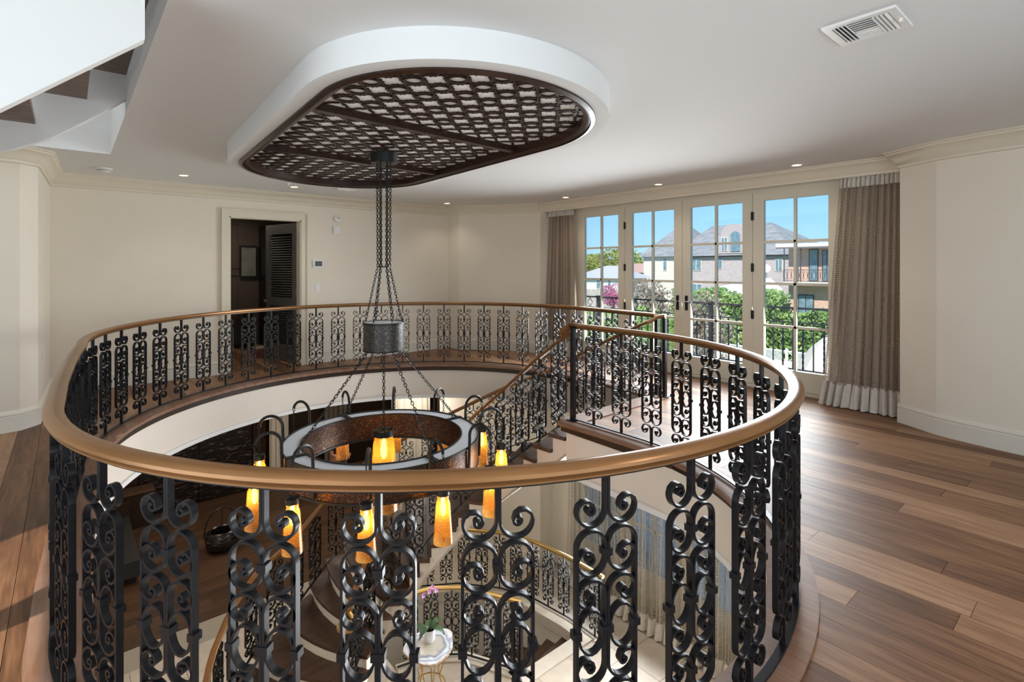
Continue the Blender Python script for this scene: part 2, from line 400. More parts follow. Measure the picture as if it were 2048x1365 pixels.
# ------------------------------------------------------------------ upper walls
def wall(name, path, z0=0, z1=CEILZ, m=M_WALL, t=.15, left=True, smooth=False):
    w = MB(); w.sweep(path, [(0, z0), (0, z1), (t, z1), (t, z0)], left=left); return struct(name, w, m, smooth)
NEPATH = [(5.84, 8.87), (5.88, 8.52), (6.06, 8.36), (6.24, 8.17), (6.40, 7.97), (6.54, 7.75), (6.68, 7.48), (6.78, 7.15), (7.10, 7.15)]
SEPATH = [(7.10, 1.53), (6.64, 1.53), (6.43, 1.19), (6.385, 1.05), (6.35, .9), (6.32, .75), (6.30, .6), (6.285, .45), (6.275, .3), (6.265, .15), (6.25, 0), (6.15, -.6), (5.9, -1.3), (5.4, -2.0), (4.6, -2.6)]
WPATH = [(-2.4, -2.6), (-2.4, 4.8), (-2.2, 5.6), (-1.8, 6.3), (-1.3, 6.8), (-.9, 7.02), (-.6, 7.10), (-.37, 7.14), (-.24, 7.29), (-.18, 8.87)]
nw = MB()
DX0, DX1, DZ = 1.87, 2.94, 2.40
nw.box(-.33, DX0, 8.87, 9.02, 0, CEILZ); nw.box(DX1, 5.86, 8.87, 9.02, 0, CEILZ); nw.box(DX0, DX1, 8.87, 9.02, DZ, CEILZ)
struct('wall_north', nw, M_WALL)
wall('wall_northeast', NEPATH, smooth=True); wall('wall_southeast', SEPATH[:3]); wall('wall_south_curve', SEPATH[2:], smooth=True)
WY0, WY1 = 2.27, 6.62
ew = MB(); ew.box(7.10, 7.28, 6.62, 7.2, 0, CEILZ); ew.box(7.10, 7.28, 1.4, 2.27, 0, CEILZ); ew.box(7.10, 7.28, 2.27, 6.62, 2.67, CEILZ)
struct('wall_east', ew, M_CREAM)
# unseen sides, with window openings added for the fill lights
ww = MB()
ww.box(-2.58, -2.4, -2.8, -1.2, 0, CEILZ); ww.box(-2.58, -2.4, 3.2, 4.8, 0, CEILZ); ww.box(-2.58, -2.4, -1.2, 3.2, 0, .35); ww.box(-2.58, -2.4, -1.2, 3.2, 2.55, CEILZ)
ww.sweep(WPATH[1:], [(0, 0), (0, CEILZ), (.15, CEILZ), (.15, 0)])
struct('wall_west', ww, M_WALL)
sw = MB(); sw.box(-2.5, -1.6, -2.78, -2.6, 0, CEILZ); sw.box(4.0, 4.7, -2.78, -2.6, 0, CEILZ); sw.box(-1.6, 4.0, -2.78, -2.6, 0, .35); sw.box(-1.6, 4.0, -2.78, -2.6, 2.55, CEILZ)
struct('wall_south', sw, M_WALL)

CROWN = [(0, -.17), (-.018, -.165), (-.022, -.14), (-.035, -.13), (-.05, -.09), (-.085, -.05), (-.115, -.035), (-.12, -.02), (-.135, -.012), (-.135, 0), (0, 0)]
BASEP = [(0, 0), (-.022, 0), (-.022, .145), (-.014, .15), (-.014, .162), (-.022, .168), (-.018, .185), (-.010, .20), (0, .205)]
def crown(name, path):
    c = MB(); c.sweep([(p[0], p[1], CEILZ) for p in path], CROWN); struct(name, c, M_CREAM, True)
def baseb(name, path):
    c = MB(); c.sweep([(p[0], p[1], 0) for p in path], BASEP); struct(name, c, M_CREAM if False else M_BASE, True)
M_BASE = mat('baseboard_paint', (.72, .665, .57), .45)
crown('trim_3', WPATH[4:] + [(5.84, 8.87)] + NEPATH[1:8])
crown('trim_4', [(6.88, 7.30), (6.88, 1.50)]); crown('trim_5', [(6.80, 1.53)] + SEPATH[1:])
baseb('baseboard_west', WPATH[2:] + [(1.76, 8.87)]); baseb('baseboard_north', [(3.05, 8.87), (5.84, 8.87)] + NEPATH[1:8]); baseb('baseboard_southeast', SEPATH[0:])
vb = MB(); vb.box(6.885, 6.90, 1.6, 7.15, 2.665, CEILZ); struct('trim_6', vb, M_CREAM)

# ------------------------------------------------------------------ wrought-iron railings
bsdf(M_IRON).inputs['Specular IOR Level'].default_value = .25
BA, BH = .0545, .955                 # half column width, height of a panel
def arcp(cx, cz, r, a0, a1, n): return [(cx + r * math.cos(R_(a0 + (a1 - a0) * i / n)), cz + r * math.sin(R_(a0 + (a1 - a0) * i / n))) for i in range(n + 1)]
def curl(cx, cz, r, a0, turn, n, **kw):
    """tangent arcs of shrinking radius that roll the end of the bar inward (starts on the outer side, angle 0)"""
    sg = 1 if turn > 0 else -1; out = []; x = cx + r; d = 0
    for rr, span in ((.60 * r, 180), (.26 * r, 180), (.14 * r, 150)):
        side = 1 if d == 0 else -1; kx = x - side * rr; m = max(3, n // 3)
        for i in range(1, m + 1):
            a = R_(d + sg * span * i / m); out.append((kx + rr * math.cos(a), cz + rr * math.sin(a)))
        x = kx - side * rr; d = 180 - d
    return out
def panel_curves(hi=True):
    a = BA; t = .0048; q = 8 if hi else 5; c = 15 if hi else 9
    H = BH; cs = []
    # top fork: stem, quarter sweep outward, curl
    ra = a - t
    top = [(t, H), (t, H - .095)] + arcp(a, H - .1035, ra, 180, 360, 2 * q)[1:] + curl(a, H - .1035, ra, 0, 330, c)
    # outer loop: curl, bottom sweep, centre, arch, outer bar, mirrored below
    z1 = H - .163 - a; z2 = H - .309 + a
    up = curl(a, z2, ra * .93, 0, 330, c)[::-1] + arcp(a, z2, ra, 0, -180, 2 * q) + arcp(a, z1, ra, 180, 0, 2 * q)
    mir = lambda P: [(x_, H - z_) for x_, z_ in P]
    loop = up + mir(up)[::-1]
    # C-scroll in the middle
    z3 = H - .315 - a
    cc = curl(a, z3, ra * .93, 0, -330, c)[::-1] + arcp(a, z3, ra, 0, 180, 2 * q)
    mid = cc + mir(cc)[::-1]
    return [top, mir(top), loop, mid]
def panel_mesh(hi=True, collars=True, feet=False):
    mb = MB(); t, d = .0082, .023
    for P in panel_curves(hi):
        for s in (1, -1): mb.bar([(s * x_, z_) for x_, z_ in (P if s == 1 else P[::-1])], t, d)
    n = 20 if hi else 12
    for s in (1, -1):
        ring = [(s * BA + (BA - .010) * math.cos(2 * math.pi * i / n), BH / 2 + .066 * math.sin(2 * math.pi * i / n)) for i in range(n + 1)]
        mb.bar(ring, t * .9, d)
    if collars:
        for c in collar_spots(): collar(mb, *c)
    if feet:
        for s in (1, -1): mb.bar([(s * .005, 0), (s * .006, -.03)] + [(s * p[0], p[1]) for p in arcp(.030, -.045, .024, 180, 360, 8)] + [(s * p[0], p[1]) for p in curl(.030, -.045, .024, 0, 200, 5)], .007, .016)
    return mb
def collar_spots(): return [(0, BH / 2, .020), (2 * BA - .005, BH / 2, .013), (-2 * BA + .005, BH / 2, .013), (0, BH - .238, .015), (0, .238, .015)]
def collar(mb, x_, z_, w): mb.box(x_ - w, x_ + w, -.0155, .0155, z_ - .012, z_ + .012)
PAN_HI = panel_mesh(True, False).mesh('baluster_panel', M_IRON, True)
PAN_MID = panel_mesh(False, True).mesh('baluster_panel_far', M_IRON, True)
PAN_FOOT = panel_mesh(False, True, True).mesh('baluster_panel_footed', M_IRON, True)
COLL = {}
for w in (.020, .013, .015):
    cb = MB(); collar(cb, 0, 0, w); COLL[w] = cb.mesh('collar', M_IRON)
HAND = [(-.026, -.026), (-.026, -.020), (-.020, -.016), (-.027, -.011), (-.036, -.004), (-.035, .007), (-.024, .017), (0, .022), (.024, .017), (.035, .007), (.036, -.004), (.027, -.011), (.020, -.016), (.026, -.020), (.026, -.026)]
RT = 1.04; RZ0 = .032                 # top of rail, bottom bar
def put_panel(parent, x_, y_, z_, ang, near=False, foot=False):
    if near:
        o = link('baluster', PAN_HI, parent, (x_, y_, z_), (0, 0, ang))
        for cx_, cz_, w in collar_spots(): link('collar', COLL[w], o, (cx_, 0, cz_))
    else: o = link('baluster', PAN_FOOT if foot else PAN_MID, parent, (x_, y_, z_), (0, 0, ang))
    return o
rl = thing('balcony_railing', 'black wrought-iron scroll railing with bronzed handrail curving round the upper floor opening', 'railing')
hb = MB(); hb.sweep([(p[0], p[1], RT - .023) for p in RAILP], HAND); hb.build('handrail', M_RAIL, rl, True, label='bronzed moulded handrail')
bb = MB(); bb.sweep([(p[0], p[1], RZ0) for p in RAILP], [(-.016, -.006), (-.016, .006), (.016, .006), (.016, -.006)]); bb.build('bottom_rail', M_IRON, rl)
tb = MB(); tb.sweep([(p[0], p[1], RT - .053) for p in RAILP], [(-.015, -.005), (-.015, .005), (.015, .005), (.015, -.005)]); tb.build('top_rail', M_IRON, rl)
cs = cum(RAILP); i = 0; sp = .345; s_ = .315
while s_ < cs[-1] - .1:
    (px, py), an = at_len(RAILP, cs, s_); near = math.hypot(px, py) < 3.3
    put_panel(rl, px, py, RZ0 + (0 if True else 0), an, near, foot=(i % 4 == 2) and not near)
    s_ += sp; i += 1
def newel(parent, x_, y_, z0, z1, w=.022):
    m = MB(); m.box(x_ - w, x_ + w, y_ - w, y_ + w, z0, z1); m.box(x_ - .05, x_ + .05, y_ - .05, y_ + .05, z0, z0 + .010); m.build('newel_post', M_IRON, parent)
newel(rl, 4.05, 3.77, .012, RT - .05); newel(rl, 5.70, 3.86, .012, RT - .05); newel(rl, 5.66, 3.72, .012, RT - .05)

# ------------------------------------------------------------------ main staircase down
KS_I = [1, 2, 3, 4, 5, 6, 7, 8, 9, 10, 11, 14, 17, 18, 19, 20, 21, 22, 23]
IX = [4.04, 4.02, 4.0, 4.0, 3.98, 3.93, 3.85, 3.75, 3.64, 3.5, 3.36, 3.08, 2.85, 2.70, 2.55, 2.42, 2.32, 2.27, 2.25]
IY = [3.84, 4.04, 4.27, 4.5, 4.71, 4.9, 5.07, 5.22, 5.33, 5.42, 5.50, 5.74, 5.95, 5.85, 5.75, 5.60, 5.45, 5.28, 5.10]
KS_O = [1, 3, 6, 8, 11, 14, 16, 17, 18, 19, 20, 21, 22, 23]
OX = [5.64, 5.66, 5.50, 5.14, 4.22, 3.35, 2.88, 2.61, 2.20, 1.74, 1.37, 1.10, .92, .86]
OY = [3.84, 4.6, 5.55, 6.28, 6.98, 7.42, 7.50, 7.42, 7.18, 7.06, 6.74, 6.34, 5.88, 5.40]
def I_(k): return (float(np.interp(k, KS_I, IX)), float(np.interp(k, KS_I, IY)))
def O_(k): return (float(np.interp(k, KS_O, OX)), float(np.interp(k, KS_O, OY)))
def line_k(k, over=0.0, n=8, i_over=0.0, o_over=0.0):
    a, b = I_(k), O_(k); d = (b[0] - a[0], b[1] - a[1]); l = math.hypot(*d); u = (d[0] / l, d[1] / l); nrm = (-u[1], u[0])
    # descending direction
    a2 = I_(min(k + .5, 23)); b2 = O_(min(k + .5, 23)); dd = ((a2[0] + b2[0] - a[0] - b[0]), (a2[1] + b2[1] - a[1] - b[1]))
    if nrm[0] * dd[0] + nrm[1] * dd[1] < 0: nrm = (-nrm[0], -nrm[1])
    bul = .14 * min(1, max(0, (k - 11) / 5))
    out = []
    for i in range(n + 1):
        f = i / n; t = -i_over + f * (l + i_over + o_over); g = 4 * f * (1 - f) * bul + over
        out.append((a[0] + u[0] * t + nrm[0] * g, a[1] + u[1] * t + nrm[1] * g))
    return out
st = thing('staircase', 'sweeping curved staircase with dark oak treads and cream stringer below the landing', 'staircase')
for k in range(1, 23):
    mb = MB(); z = -RISE * k; A = line_k(k, 0, 8, .045, .03); B = line_k(k + 1, .03, 8, .045, .03)
    mb.prism(A + B[::-1], z - .04, z); mb.build('tread', M_TREAD, st)
for k in range(1, 24):
    mb = MB(); A = line_k(k, 0); B = line_k(k, -.02); mb.prism(A + B[::-1], -RISE * k, -RISE * (k - 1) - .04)
    mb.build('riser', M_FASCIA if k > 13 else M_TREAD, st)
def stringer(F, nm, sgn):
    mb = MB(); dep = .37; pts = []
    for k in range(1, 24):
        for f in (0, .5): pts.append(k + f)
    for k in range(1, 23):
        for h in (0, .5):
            a, b = F(k + h), F(k + h + .5); za, zb = -RISE * (k + h) - dep + RISE, -RISE * (k + h + .5) - dep + RISE; zt = -RISE * k - .04
            za, zb = max(za, LOW), max(zb, LOW)
            dx, dy = b[0] - a[0], b[1] - a[1]; l = math.hypot(dx, dy) or 1; ox, oy = -dy / l * .04 * sgn, dx / l * .04 * sgn
            vs = [(a[0], a[1], za), (b[0], b[1], zb), (b[0], b[1], zt), (a[0], a[1], zt)]; vs += [(p[0] + ox, p[1] + oy, p[2]) for p in vs]
            mb.add(vs, [(0, 1, 2, 3), (7, 6, 5, 4), (0, 4, 5, 1), (3, 2, 6, 7), (0, 3, 7, 4), (1, 5, 6, 2)])
    mb.build(nm, M_FASCIA, st)
stringer(I_, 'stringer', -1); stringer(O_, 'stringer', 1)
us = MB(); rs = []
for j in range(0, 45):
    k = 1 + j * .5; a, b = I_(k), O_(k); z = max(-RISE * k - .36 + RISE, LOW + .002); rs.append([(a[0], a[1], z), (b[0], b[1], z), (b[0], b[1], z + .02), (a[0], a[1], z + .02)])
us.rings(rs); us.build('underside', M_FASCIA, st)
def stair_rail(F, inward, label, k0, k1, zend=None, start=None):
    r = thing('stair_railing', label, 'railing')
    P = []
    for j in range(int((k1 - k0) * 3) + 1):
        k = k0 + j / 3; p = F(k); q = (O_ if F is I_ else I_)(k); l = math.dist(p, q); P.append((p[0] + (q[0] - p[0]) * inward / l, p[1] + (q[1] - p[1]) * inward / l, -RISE * (k - 1)))
    H_ = [(p[0], p[1], p[2] + .97) for p in P]
    if start: H_ = start + H_
    return r, P, H_
# inner flight rail with the volute at its foot
r1, P1, H1 = stair_rail(I_, .07, 'inner stair railing descending from the near newel to a brass-toned volute', 1.3, 19.7, start=[(4.05, 3.70, 1.017), (4.05, 3.80, 1.017), (4.06, 3.86, .99), (4.06, 3.92, .92)])
vc = (H1[-1][0] - .07, H1[-1][1] - .12, H1[-1][2] - .05)
vol = []
for j in range(1, 30):
    f = j / 29; a_ = R_(60 - 470 * f); rr = .135 * (1 - .62 * f); vol.append((vc[0] + rr * math.cos(a_), vc[1] + rr * math.sin(a_), vc[2] - .02 * f))
hb = MB(); hb.sweep(H1, HAND); hb.build('handrail', M_RAIL, r1, True)
hv = MB(); hv.tube([H1[-1]] + vol, .026, 8); hv.lathe([(.0, -.03), (.022, -.02), (.03, 0), (.022, .025), (0, .035)], 10, vol[-1]); hv.build('volute', M_BRASS, r1, True, label='brass volute scroll')
bb = MB(); bb.sweep([(p[0], p[1], p[2] + .035) for p in P1], [(-.014, -.006), (-.014, .006), (.014, .006), (.014, -.006)]); bb.build('bottom_rail', M_IRON, r1)
r2, P2, H2 = stair_rail(O_, .07, 'outer stair railing descending along the curved wall from the far newels', 1.2, 22.6, start=[(5.68, 3.72, 1.017), (5.66, 3.82, 1.0), (5.62, 3.88, .95)])
hb = MB(); hb.sweep(H2, HAND); hb.build('handrail', M_RAIL, r2, True)
bb = MB(); bb.sweep([(p[0], p[1], p[2] + .035) for p in P2], [(-.014, -.006), (-.014, .006), (.014, .006), (.014, -.006)]); bb.build('bottom_rail', M_IRON, r2)
for rr_, P, spc in ((r1, P1, .285), (r2, P2, .34)):
    cs = cum([(p[0], p[1]) for p in P]); s_ = .12; j = 0
    while s_ < cs[-1]:
        p, an = at_len(P, cs, s_); put_panel(rr_, p[0], p[1], p[2] + .02, an, False, j % 3 == 1); s_ += spc; j += 1
for q in (vc,):
    m = MB(); m.box(q[0] - .02, q[0] + .02, q[1] - .02, q[1] + .02, -RISE * 20 , q[2] - .02); m.build('newel_post', M_IRON, r1)

# ------------------------------------------------------------------ lower level shell
lw = MB()
lw.sweep([(5.65, 8.87)] + NEPATH[1:], [(0, LOW), (0, LCEIL), (.15, LCEIL), (.15, LOW)])
struct('wall_lower_northeast', lw, M_WALL, True)
lw = MB(); lw.box(7.1, 7.28, 6.55, 7.2, LOW, LCEIL); lw.box(7.1, 7.28, 1.2, 2.1, LOW, LCEIL); lw.box(7.1, 7.28, 2.1, 6.55, -.95, LCEIL)
lw.sweep(SEPATH, [(0, LOW), (0, LCEIL), (.15, LCEIL), (.15, LOW)]); struct('wall_lower_east', lw, M_WALL)
lw = MB(); lw.box(-2.6, 9.2, 14.42, 14.6, LOW - .15, LCEIL); struct('wall_lower_north', lw, M_DARKWOOD)
lw = MB(); lw.box(-2.6, -2.4, -2.8, 14.6, LOW - .15, LCEIL); lw.box(-2.4, 4.7, -2.8, -2.6, LOW - .15, LCEIL); struct('wall_lower_west', lw, M_WALL)
lw = MB(); lw.box(9.0, 9.2, 8.8, 14.4, LOW - .15, LCEIL); lw.box(5.7, 9.0, 8.92, 9.05, LOW - .15, LCEIL); struct('wall_lower_hall', lw, M_DARKWOOD)
bbm = MB(); bbm.sweep([(5.65, 8.87, LOW)] + [(p[0], p[1], LOW) for p in NEPATH[1:8]], BASEP); struct('baseboard_lower', bbm, M_BASE, True)
# tiled floor with the basement stairwell
B_OUT = [(6.02, 5.40), (6.02, 5.75), (5.93, 6.45), (5.68, 7.06), (5.2, 7.65), (4.5, 8.1), (3.6, 8.25)]
B_IN = [(4.76, 5.40), (4.57, 5.81), (4.36, 6.20), (4.0, 6.48), (3.5, 6.60)]
HOLE = B_OUT + B_IN[::-1]
def inpoly(x_, y_, P):
    r = False; j = len(P) - 1
    for i in range(len(P)):
        if (P[i][1] > y_) != (P[j][1] > y_) and x_ < (P[j][0] - P[i][0]) * (y_ - P[i][1]) / (P[j][1] - P[i][1]) + P[i][0]: r = not r
        j = i
    return r
sf = MB()
gx = -2.4
while gx < 7.2:
    gy = -2.6; run = None
    while gy < 9.55:
        ok = not inpoly(gx + .06, gy + .06, HOLE)
        if ok and run is None: run = gy
        if (not ok) and run is not None: sf.box(gx, gx + .12, run, gy, LOW - .1, LOW - .012); run = None
        gy += .12
    if run is not None: sf.box(gx, gx + .12, run, 9.53, LOW - .1, LOW - .012)
    gx += .12
floor2 = struct('floor.001', sf, M_GROUT)
TS = .61
tm = MB(); tm.box(-TS / 2 + .003, TS / 2 - .003, -TS / 2 + .003, TS / 2 - .003, -.012, 0); TILE = tm.mesh('tile', M_TILE)
ix = 0
for ix in range(-2, 16):
    for iy in range(3, 20):
        cx_, cy_ = -.9 + ix * TS - 1.2, -2.3 + iy * TS
        if cy_ + TS / 2 > 9.54 or cx_ + TS / 2 > 7.1: continue
        cells = [(a, b) for a in range(6) for b in range(6) if not inpoly(cx_ - TS / 2 + (a + .5) * TS / 6, cy_ - TS / 2 + (b + .5) * TS / 6, HOLE)]
        if not cells: continue
        if len(cells) == 36: o = link('tile', TILE, floor2, (cx_, cy_, LOW))
        else:
            mb = MB()
            for a, b in cells: mb.box(-TS / 2 + a * TS / 6, -TS / 2 + (a + 1) * TS / 6, -TS / 2 + b * TS / 6, -TS / 2 + (b + 1) * TS / 6, -.012, 0)
            o = mb.build('tile', M_TILE, floor2); o.location = (cx_, cy_, LOW)
kb = MB(); kb.sweep(B_OUT, [(-.10, -.14), (-.10, .022), (.14, .022), (.14, -.14)]); kb.sweep(B_IN, [(-.09, -.14), (-.09, .022), (.10, .022), (.10, -.14)])
kb.box(4.70, 6.1, 5.22, 5.44, -.14, .02)
for i in range(len(kb.v)): kb.v[i] = (kb.v[i][0], kb.v[i][1], kb.v[i][2] + LOW)
struct('trim_7', kb, M_STONE)
wf = MB(); wf.box(-2.4, 9.1, 9.53, 14.42, LOW - .1, LOW - .012); floor3 = struct('floor.002', wf, M_DARKWOOD)
y = 9.535; 
while y < 14.4:
    x0 = -2.3 - rnd.random() * 1.5
    while x0 < 6.6:
        ln_ = rnd.choice([2.2, 2.8, 3.4]); mb = MB(); mb.box(-ln_ / 2, ln_ / 2, 0, .2, -.012, 0); o = mb.build('plank', M_PLANKX, floor3); o.location = (x0 + ln_ / 2, y, LOW); x0 += ln_ + .002
    y += .2025
# basement flight and walls
bw = MB(); bw.sweep(B_OUT, [(.0, -3.2), (.0, -.1), (.1, -.1), (.1, -3.2)]); bw.sweep(B_IN, [(-.02, -3.2), (-.02, -.1), (-.1, -.1), (-.1, -3.2)], left=False)
for i in range(len(bw.v)): bw.v[i] = (bw.v[i][0], bw.v[i][1], bw.v[i][2] + LOW)
struct('wall_basement', bw, M_WALL, True)
be = MB(); be.box(2.6, 7.2, 4.9, 9.3, -7.4, -7.25); be.box(2.6, 2.7, 4.9, 9.3, -7.3, LOW - .1); be.box(7.1, 7.2, 4.9, 9.3, -7.3, LOW - .1); be.box(2.6, 7.2, 4.9, 5.0, -7.3, LOW - .1); be.box(2.6, 7.2, 9.2, 9.3, -7.3, LOW - .1)
struct('wall_basement_outer', be, M_WALL)
bst = thing('basement_stair', 'dark oak basement stair flight descending under the main staircase', 'staircase')
def interp_path(P, f):
    c = cum(P); return at_len(P, c, f * c[-1])[0]
for k in range(1, 12):
    f0, f1 = (k - 1) / 13, k / 13 + .008; a0, a1 = interp_path(B_IN, f0), interp_path(B_IN, f1); b0, b1 = interp_path(B_OUT, f0), interp_path(B_OUT, f1)
    mb = MB(); mb.prism([a0, b0, b1, a1], LOW - RISE * k - .04, LOW - RISE * k); mb.build('tread', M_TREAD, bst)
    mb = MB(); dx, dy = b0[0] - a0[0], b0[1] - a0[1]; l = math.hypot(dx, dy); n_ = (-dy / l * .02, dx / l * .02); mb.prism([a0, b0, (b0[0] + n_[0], b0[1] + n_[1]), (a0[0] + n_[0], a0[1] + n_[1])], LOW - RISE * k, LOW - RISE * (k - 1) - .04); mb.build('riser', M_FASCIA, bst)
def low_rail(P, label, spc, newels, brass=True):
    r = thing('stairwell_railing', label, 'railing')
    D = []
    c = cum(P); n = int(c[-1] / .1)
    for j in range(n + 1): D.append(at_len(P, c, c[-1] * j / n)[0])
    z = LOW + .02
    hb = MB(); hb.sweep([(p[0], p[1], z + 1.0) for p in D], HAND); hb.build('handrail', M_BRASS, r, True, label='brass handrail')
    b2 = MB(); b2.sweep([(p[0], p[1], z + .03) for p in D], [(-.014, -.006), (-.014, .006), (.014, .006), (.014, -.006)]); b2.build('bottom_rail', M_IRON, r)
    c = cum(D); s = .16
    while s < c[-1]:
        p, an = at_len(D, c, s); put_panel(r, p[0], p[1], z + .03, an); s += spc
    for q in newels: newel(r, q[0], q[1], z, z + .97)
low_rail([(6.08, 5.05)] + [(p[0] + .06, p[1]) for p in B_OUT], 'stairwell railing curving along the outer kerb below the cream corner wall', .32, [(6.07, 5.1)])
low_rail([(4.78, 5.42)] + B_IN[1:], 'short stairwell railing with square newel behind the agate table', .30, [(4.77, 5.42), (4.70, 5.50)])

# ------------------------------------------------------------------ ceiling soffit with carved lattice
SC = (2.22, 4.33)
def shear(p): return (p[0] + .05 * (p[1] - SC[1]), p[1] + .06 * (p[0] - SC[0]))
def stadium(hw, hl, n=44):
    P = arc(SC[0], SC[1] + hl - hw, hw, 0, 180, n) + arc(SC[0], SC[1] - hl + hw, hw, 180, 360, n)
    return [shear(p) for p in P]
SZ = 2.665
so = MB(); P = stadium(1.13, 2.33); Q = stadium(1.015, 2.215)
so.rings([[(a[0], a[1], CEILZ + .02), (a[0], a[1], SZ), (b[0], b[1], SZ), (b[0], b[1], CEILZ + .02)] for a, b in zip(P, Q)], loop=True)
struct('trim_8', so, M_CEIL, True)
so = MB(); so.prism(stadium(1.02, 2.22), SZ + .071, SZ + .10); struct('trim_9', so, mat('white_panel', (.86, .86, .86), .8))
lat = thing('ceiling_lattice', 'carved dark wood lattice panel in an oblong frame above the chandelier', 'ceiling panel')
fr = MB(); A = stadium(1.03, 2.23); Bq = stadium(1.0, 2.2); Cq = stadium(.985, 2.185); Dq = stadium(.945, 2.145)
fr.rings([[(a[0], a[1], SZ + .08), (a[0], a[1], SZ - .012), (b[0], b[1], SZ - .022), (b[0], b[1], SZ - .010), (c[0], c[1], SZ - .012), (d[0], d[1], SZ + .005), (d[0], d[1], SZ + .08)] for a, b, c, d in zip(A, Bq, Cq, Dq)], loop=True)
fr.build('frame', M_MAHOG, lat, True)
LZ0, LZ1 = SZ + .057, SZ + .070
for dy in (-.735, .735):
    mb = MB(); p0, p1 = shear((SC[0] - .97, SC[1] + dy)), shear((SC[0] + .97, SC[1] + dy)); ang = math.atan2(p1[1] - p0[1], p1[0] - p0[0]); l = math.dist(p0, p1)
    Mx = Matrix.Translation((p0[0], p0[1], 0)) @ Matrix.Rotation(ang, 4, 'Z'); mb.box(0, l, -.035, .035, SZ + .018, SZ + .078, Mx); mb.build('divider', M_MAHOG, lat)
CELL = .197
rg = MB(); n = 18
rg.rings([[(r * math.cos(2 * math.pi * j / n), r * math.sin(2 * math.pi * j / n), z) for r, z in ((.064, 0), (.063, .013), (.049, .013), (.049, 0))] for j in range(n)], loop=True)
RING = rg.mesh('lattice_ring', M_MAHOG, True)
def in_stad(x_, y_, hw, hl):
    dx, dy = abs(x_ - SC[0]), abs(y_ - SC[1]); 
    if dy <= hl - hw: return dx <= hw
    return math.hypot(dx, dy - (hl - hw)) <= hw
web = MB()
def wbar(a, b, w=.011):
    a, b = shear(a), shear(b); d = (b[0] - a[0], b[1] - a[1]); l = math.hypot(*d) or 1; nx, ny = -d[1] / l * w / 2, d[0] / l * w / 2
    web.prism([(a[0] + nx, a[1] + ny), (b[0] + nx, b[1] + ny), (b[0] - nx, b[1] - ny), (a[0] - nx, a[1] - ny)], LZ0 + .002, LZ1)
g = CELL; hw_, hl_ = .955, 2.155
nring = 0
for ix in range(-5, 6):
    for iy in range(-11, 12):
        cx_, cy_ = SC[0] + ix * g, SC[1] + iy * g
        if in_stad(cx_, cy_, hw_ - .06, hl_ - .06) and min(abs(cy_ - SC[1] - .735), abs(cy_ - SC[1] + .735)) > .07:
            p = shear((cx_, cy_)); link('ring', RING, lat, (p[0], p[1], LZ0)); nring += 1
        for (ux, uy) in ((1, 0), (0, 1)):
            for s in (1, -1):
                # hourglass between two neighbouring rings
                pts = []
                for f, w in ((.30, .036), (.43, .010), (.57, .010), (.70, .036)): pts.append((cx_ + ux * f * g + uy * s * w, cy_ + uy * f * g + ux * s * w))
                for a, b in zip(pts[:-1], pts[1:]):
                    if in_stad(*a, hw_, hl_) and in_stad(*b, hw_, hl_): wbar(a, b)
        # little pointed teeth that make the opening in the middle of the cell a star
        mx_, my_ = cx_ + g / 2, cy_ + g / 2
        for s1 in (1, -1):
            for s2 in (1, -1):
                b = (mx_ - s1 * .048, my_ - s2 * .048)
                if in_stad(*b, hw_ - .02, hl_ - .02): wbar((mx_ - s1 * .056, my_ - s2 * .026), b, .011); wbar((mx_ - s1 * .026, my_ - s2 * .056), b, .011)
web.build('web', M_MAHOG, lat, kind='stuff')

# ------------------------------------------------------------------ chandelier
CH = (2.27, 4.54)
ch = thing('chandelier', 'large ring chandelier with amber glass lamps hanging from long black chains', 'chandelier', (CH[0], CH[1], 0))
mb = MB(); mb.lathe([(0, SZ + .03), (.125, SZ + .03), (.125, SZ - .055), (.12, SZ - .06), (0, SZ - .06)], 28, caps=False); mb.build('canopy', M_BLACK, ch, True)
# one chain link, then each chain is a part made of its links
def chain(p0, p1, r=.0036, ll=.036, w=.0105):
    mb = MB(); a, b = Vector(p0), Vector(p1); d = b - a; L_ = d.length; n = max(2, int(L_ / (ll * .74))); t = d.normalized()
    u = t.orthogonal().normalized(); v = t.cross(u)
    for i in range(n):
        c = a + d * ((i + .5) / n); e1 = u if i % 2 == 0 else v; pts = []
        for j in range(8):
            q = 2 * math.pi * j / 8; pts.append(c + t * (ll / 2) * math.cos(q) + e1 * w * math.sin(q))
        mb.tube(pts, r, 4, True)
    return mb
DT, DB, DRAD = 1.11, .84, .187
for j in range(6):
    a_ = R_(30 + 60 * j); ca, sa = math.cos(a_), math.sin(a_)
    mb = chain((.062 * ca, .062 * sa, SZ - .055), (.055 * ca, .055 * sa, 1.63)); mb.v += []; 
    m2 = chain((.055 * ca, .055 * sa, 1.63), (.165 * ca, .165 * sa, DT + .01)); mb.add(m2.v, m2.f); mb.build('chain', M_BLACK, ch)
mb = MB(); mb.tube([(.057 * math.cos(2 * math.pi * j / 16), .057 * math.sin(2 * math.pi * j / 16), 1.63) for j in range(16)], .006, 6, True); mb.build('gather_ring', M_BLACK, ch)
dr = MB(); dr.lathe([(DRAD, DB), (DRAD, DT), (DRAD - .004, DT), (DRAD - .004, DB)], 40, caps=False); drum = dr.build('drum', M_MICAG, ch, True)
mb = MB(); mb.lathe([(0, DT - .006), (DRAD - .002, DT - .006), (DRAD - .002, DT - .016), (0, DT - .016)], 40, caps=False); mb.build('drum_lid', M_WHITE, drum, True)
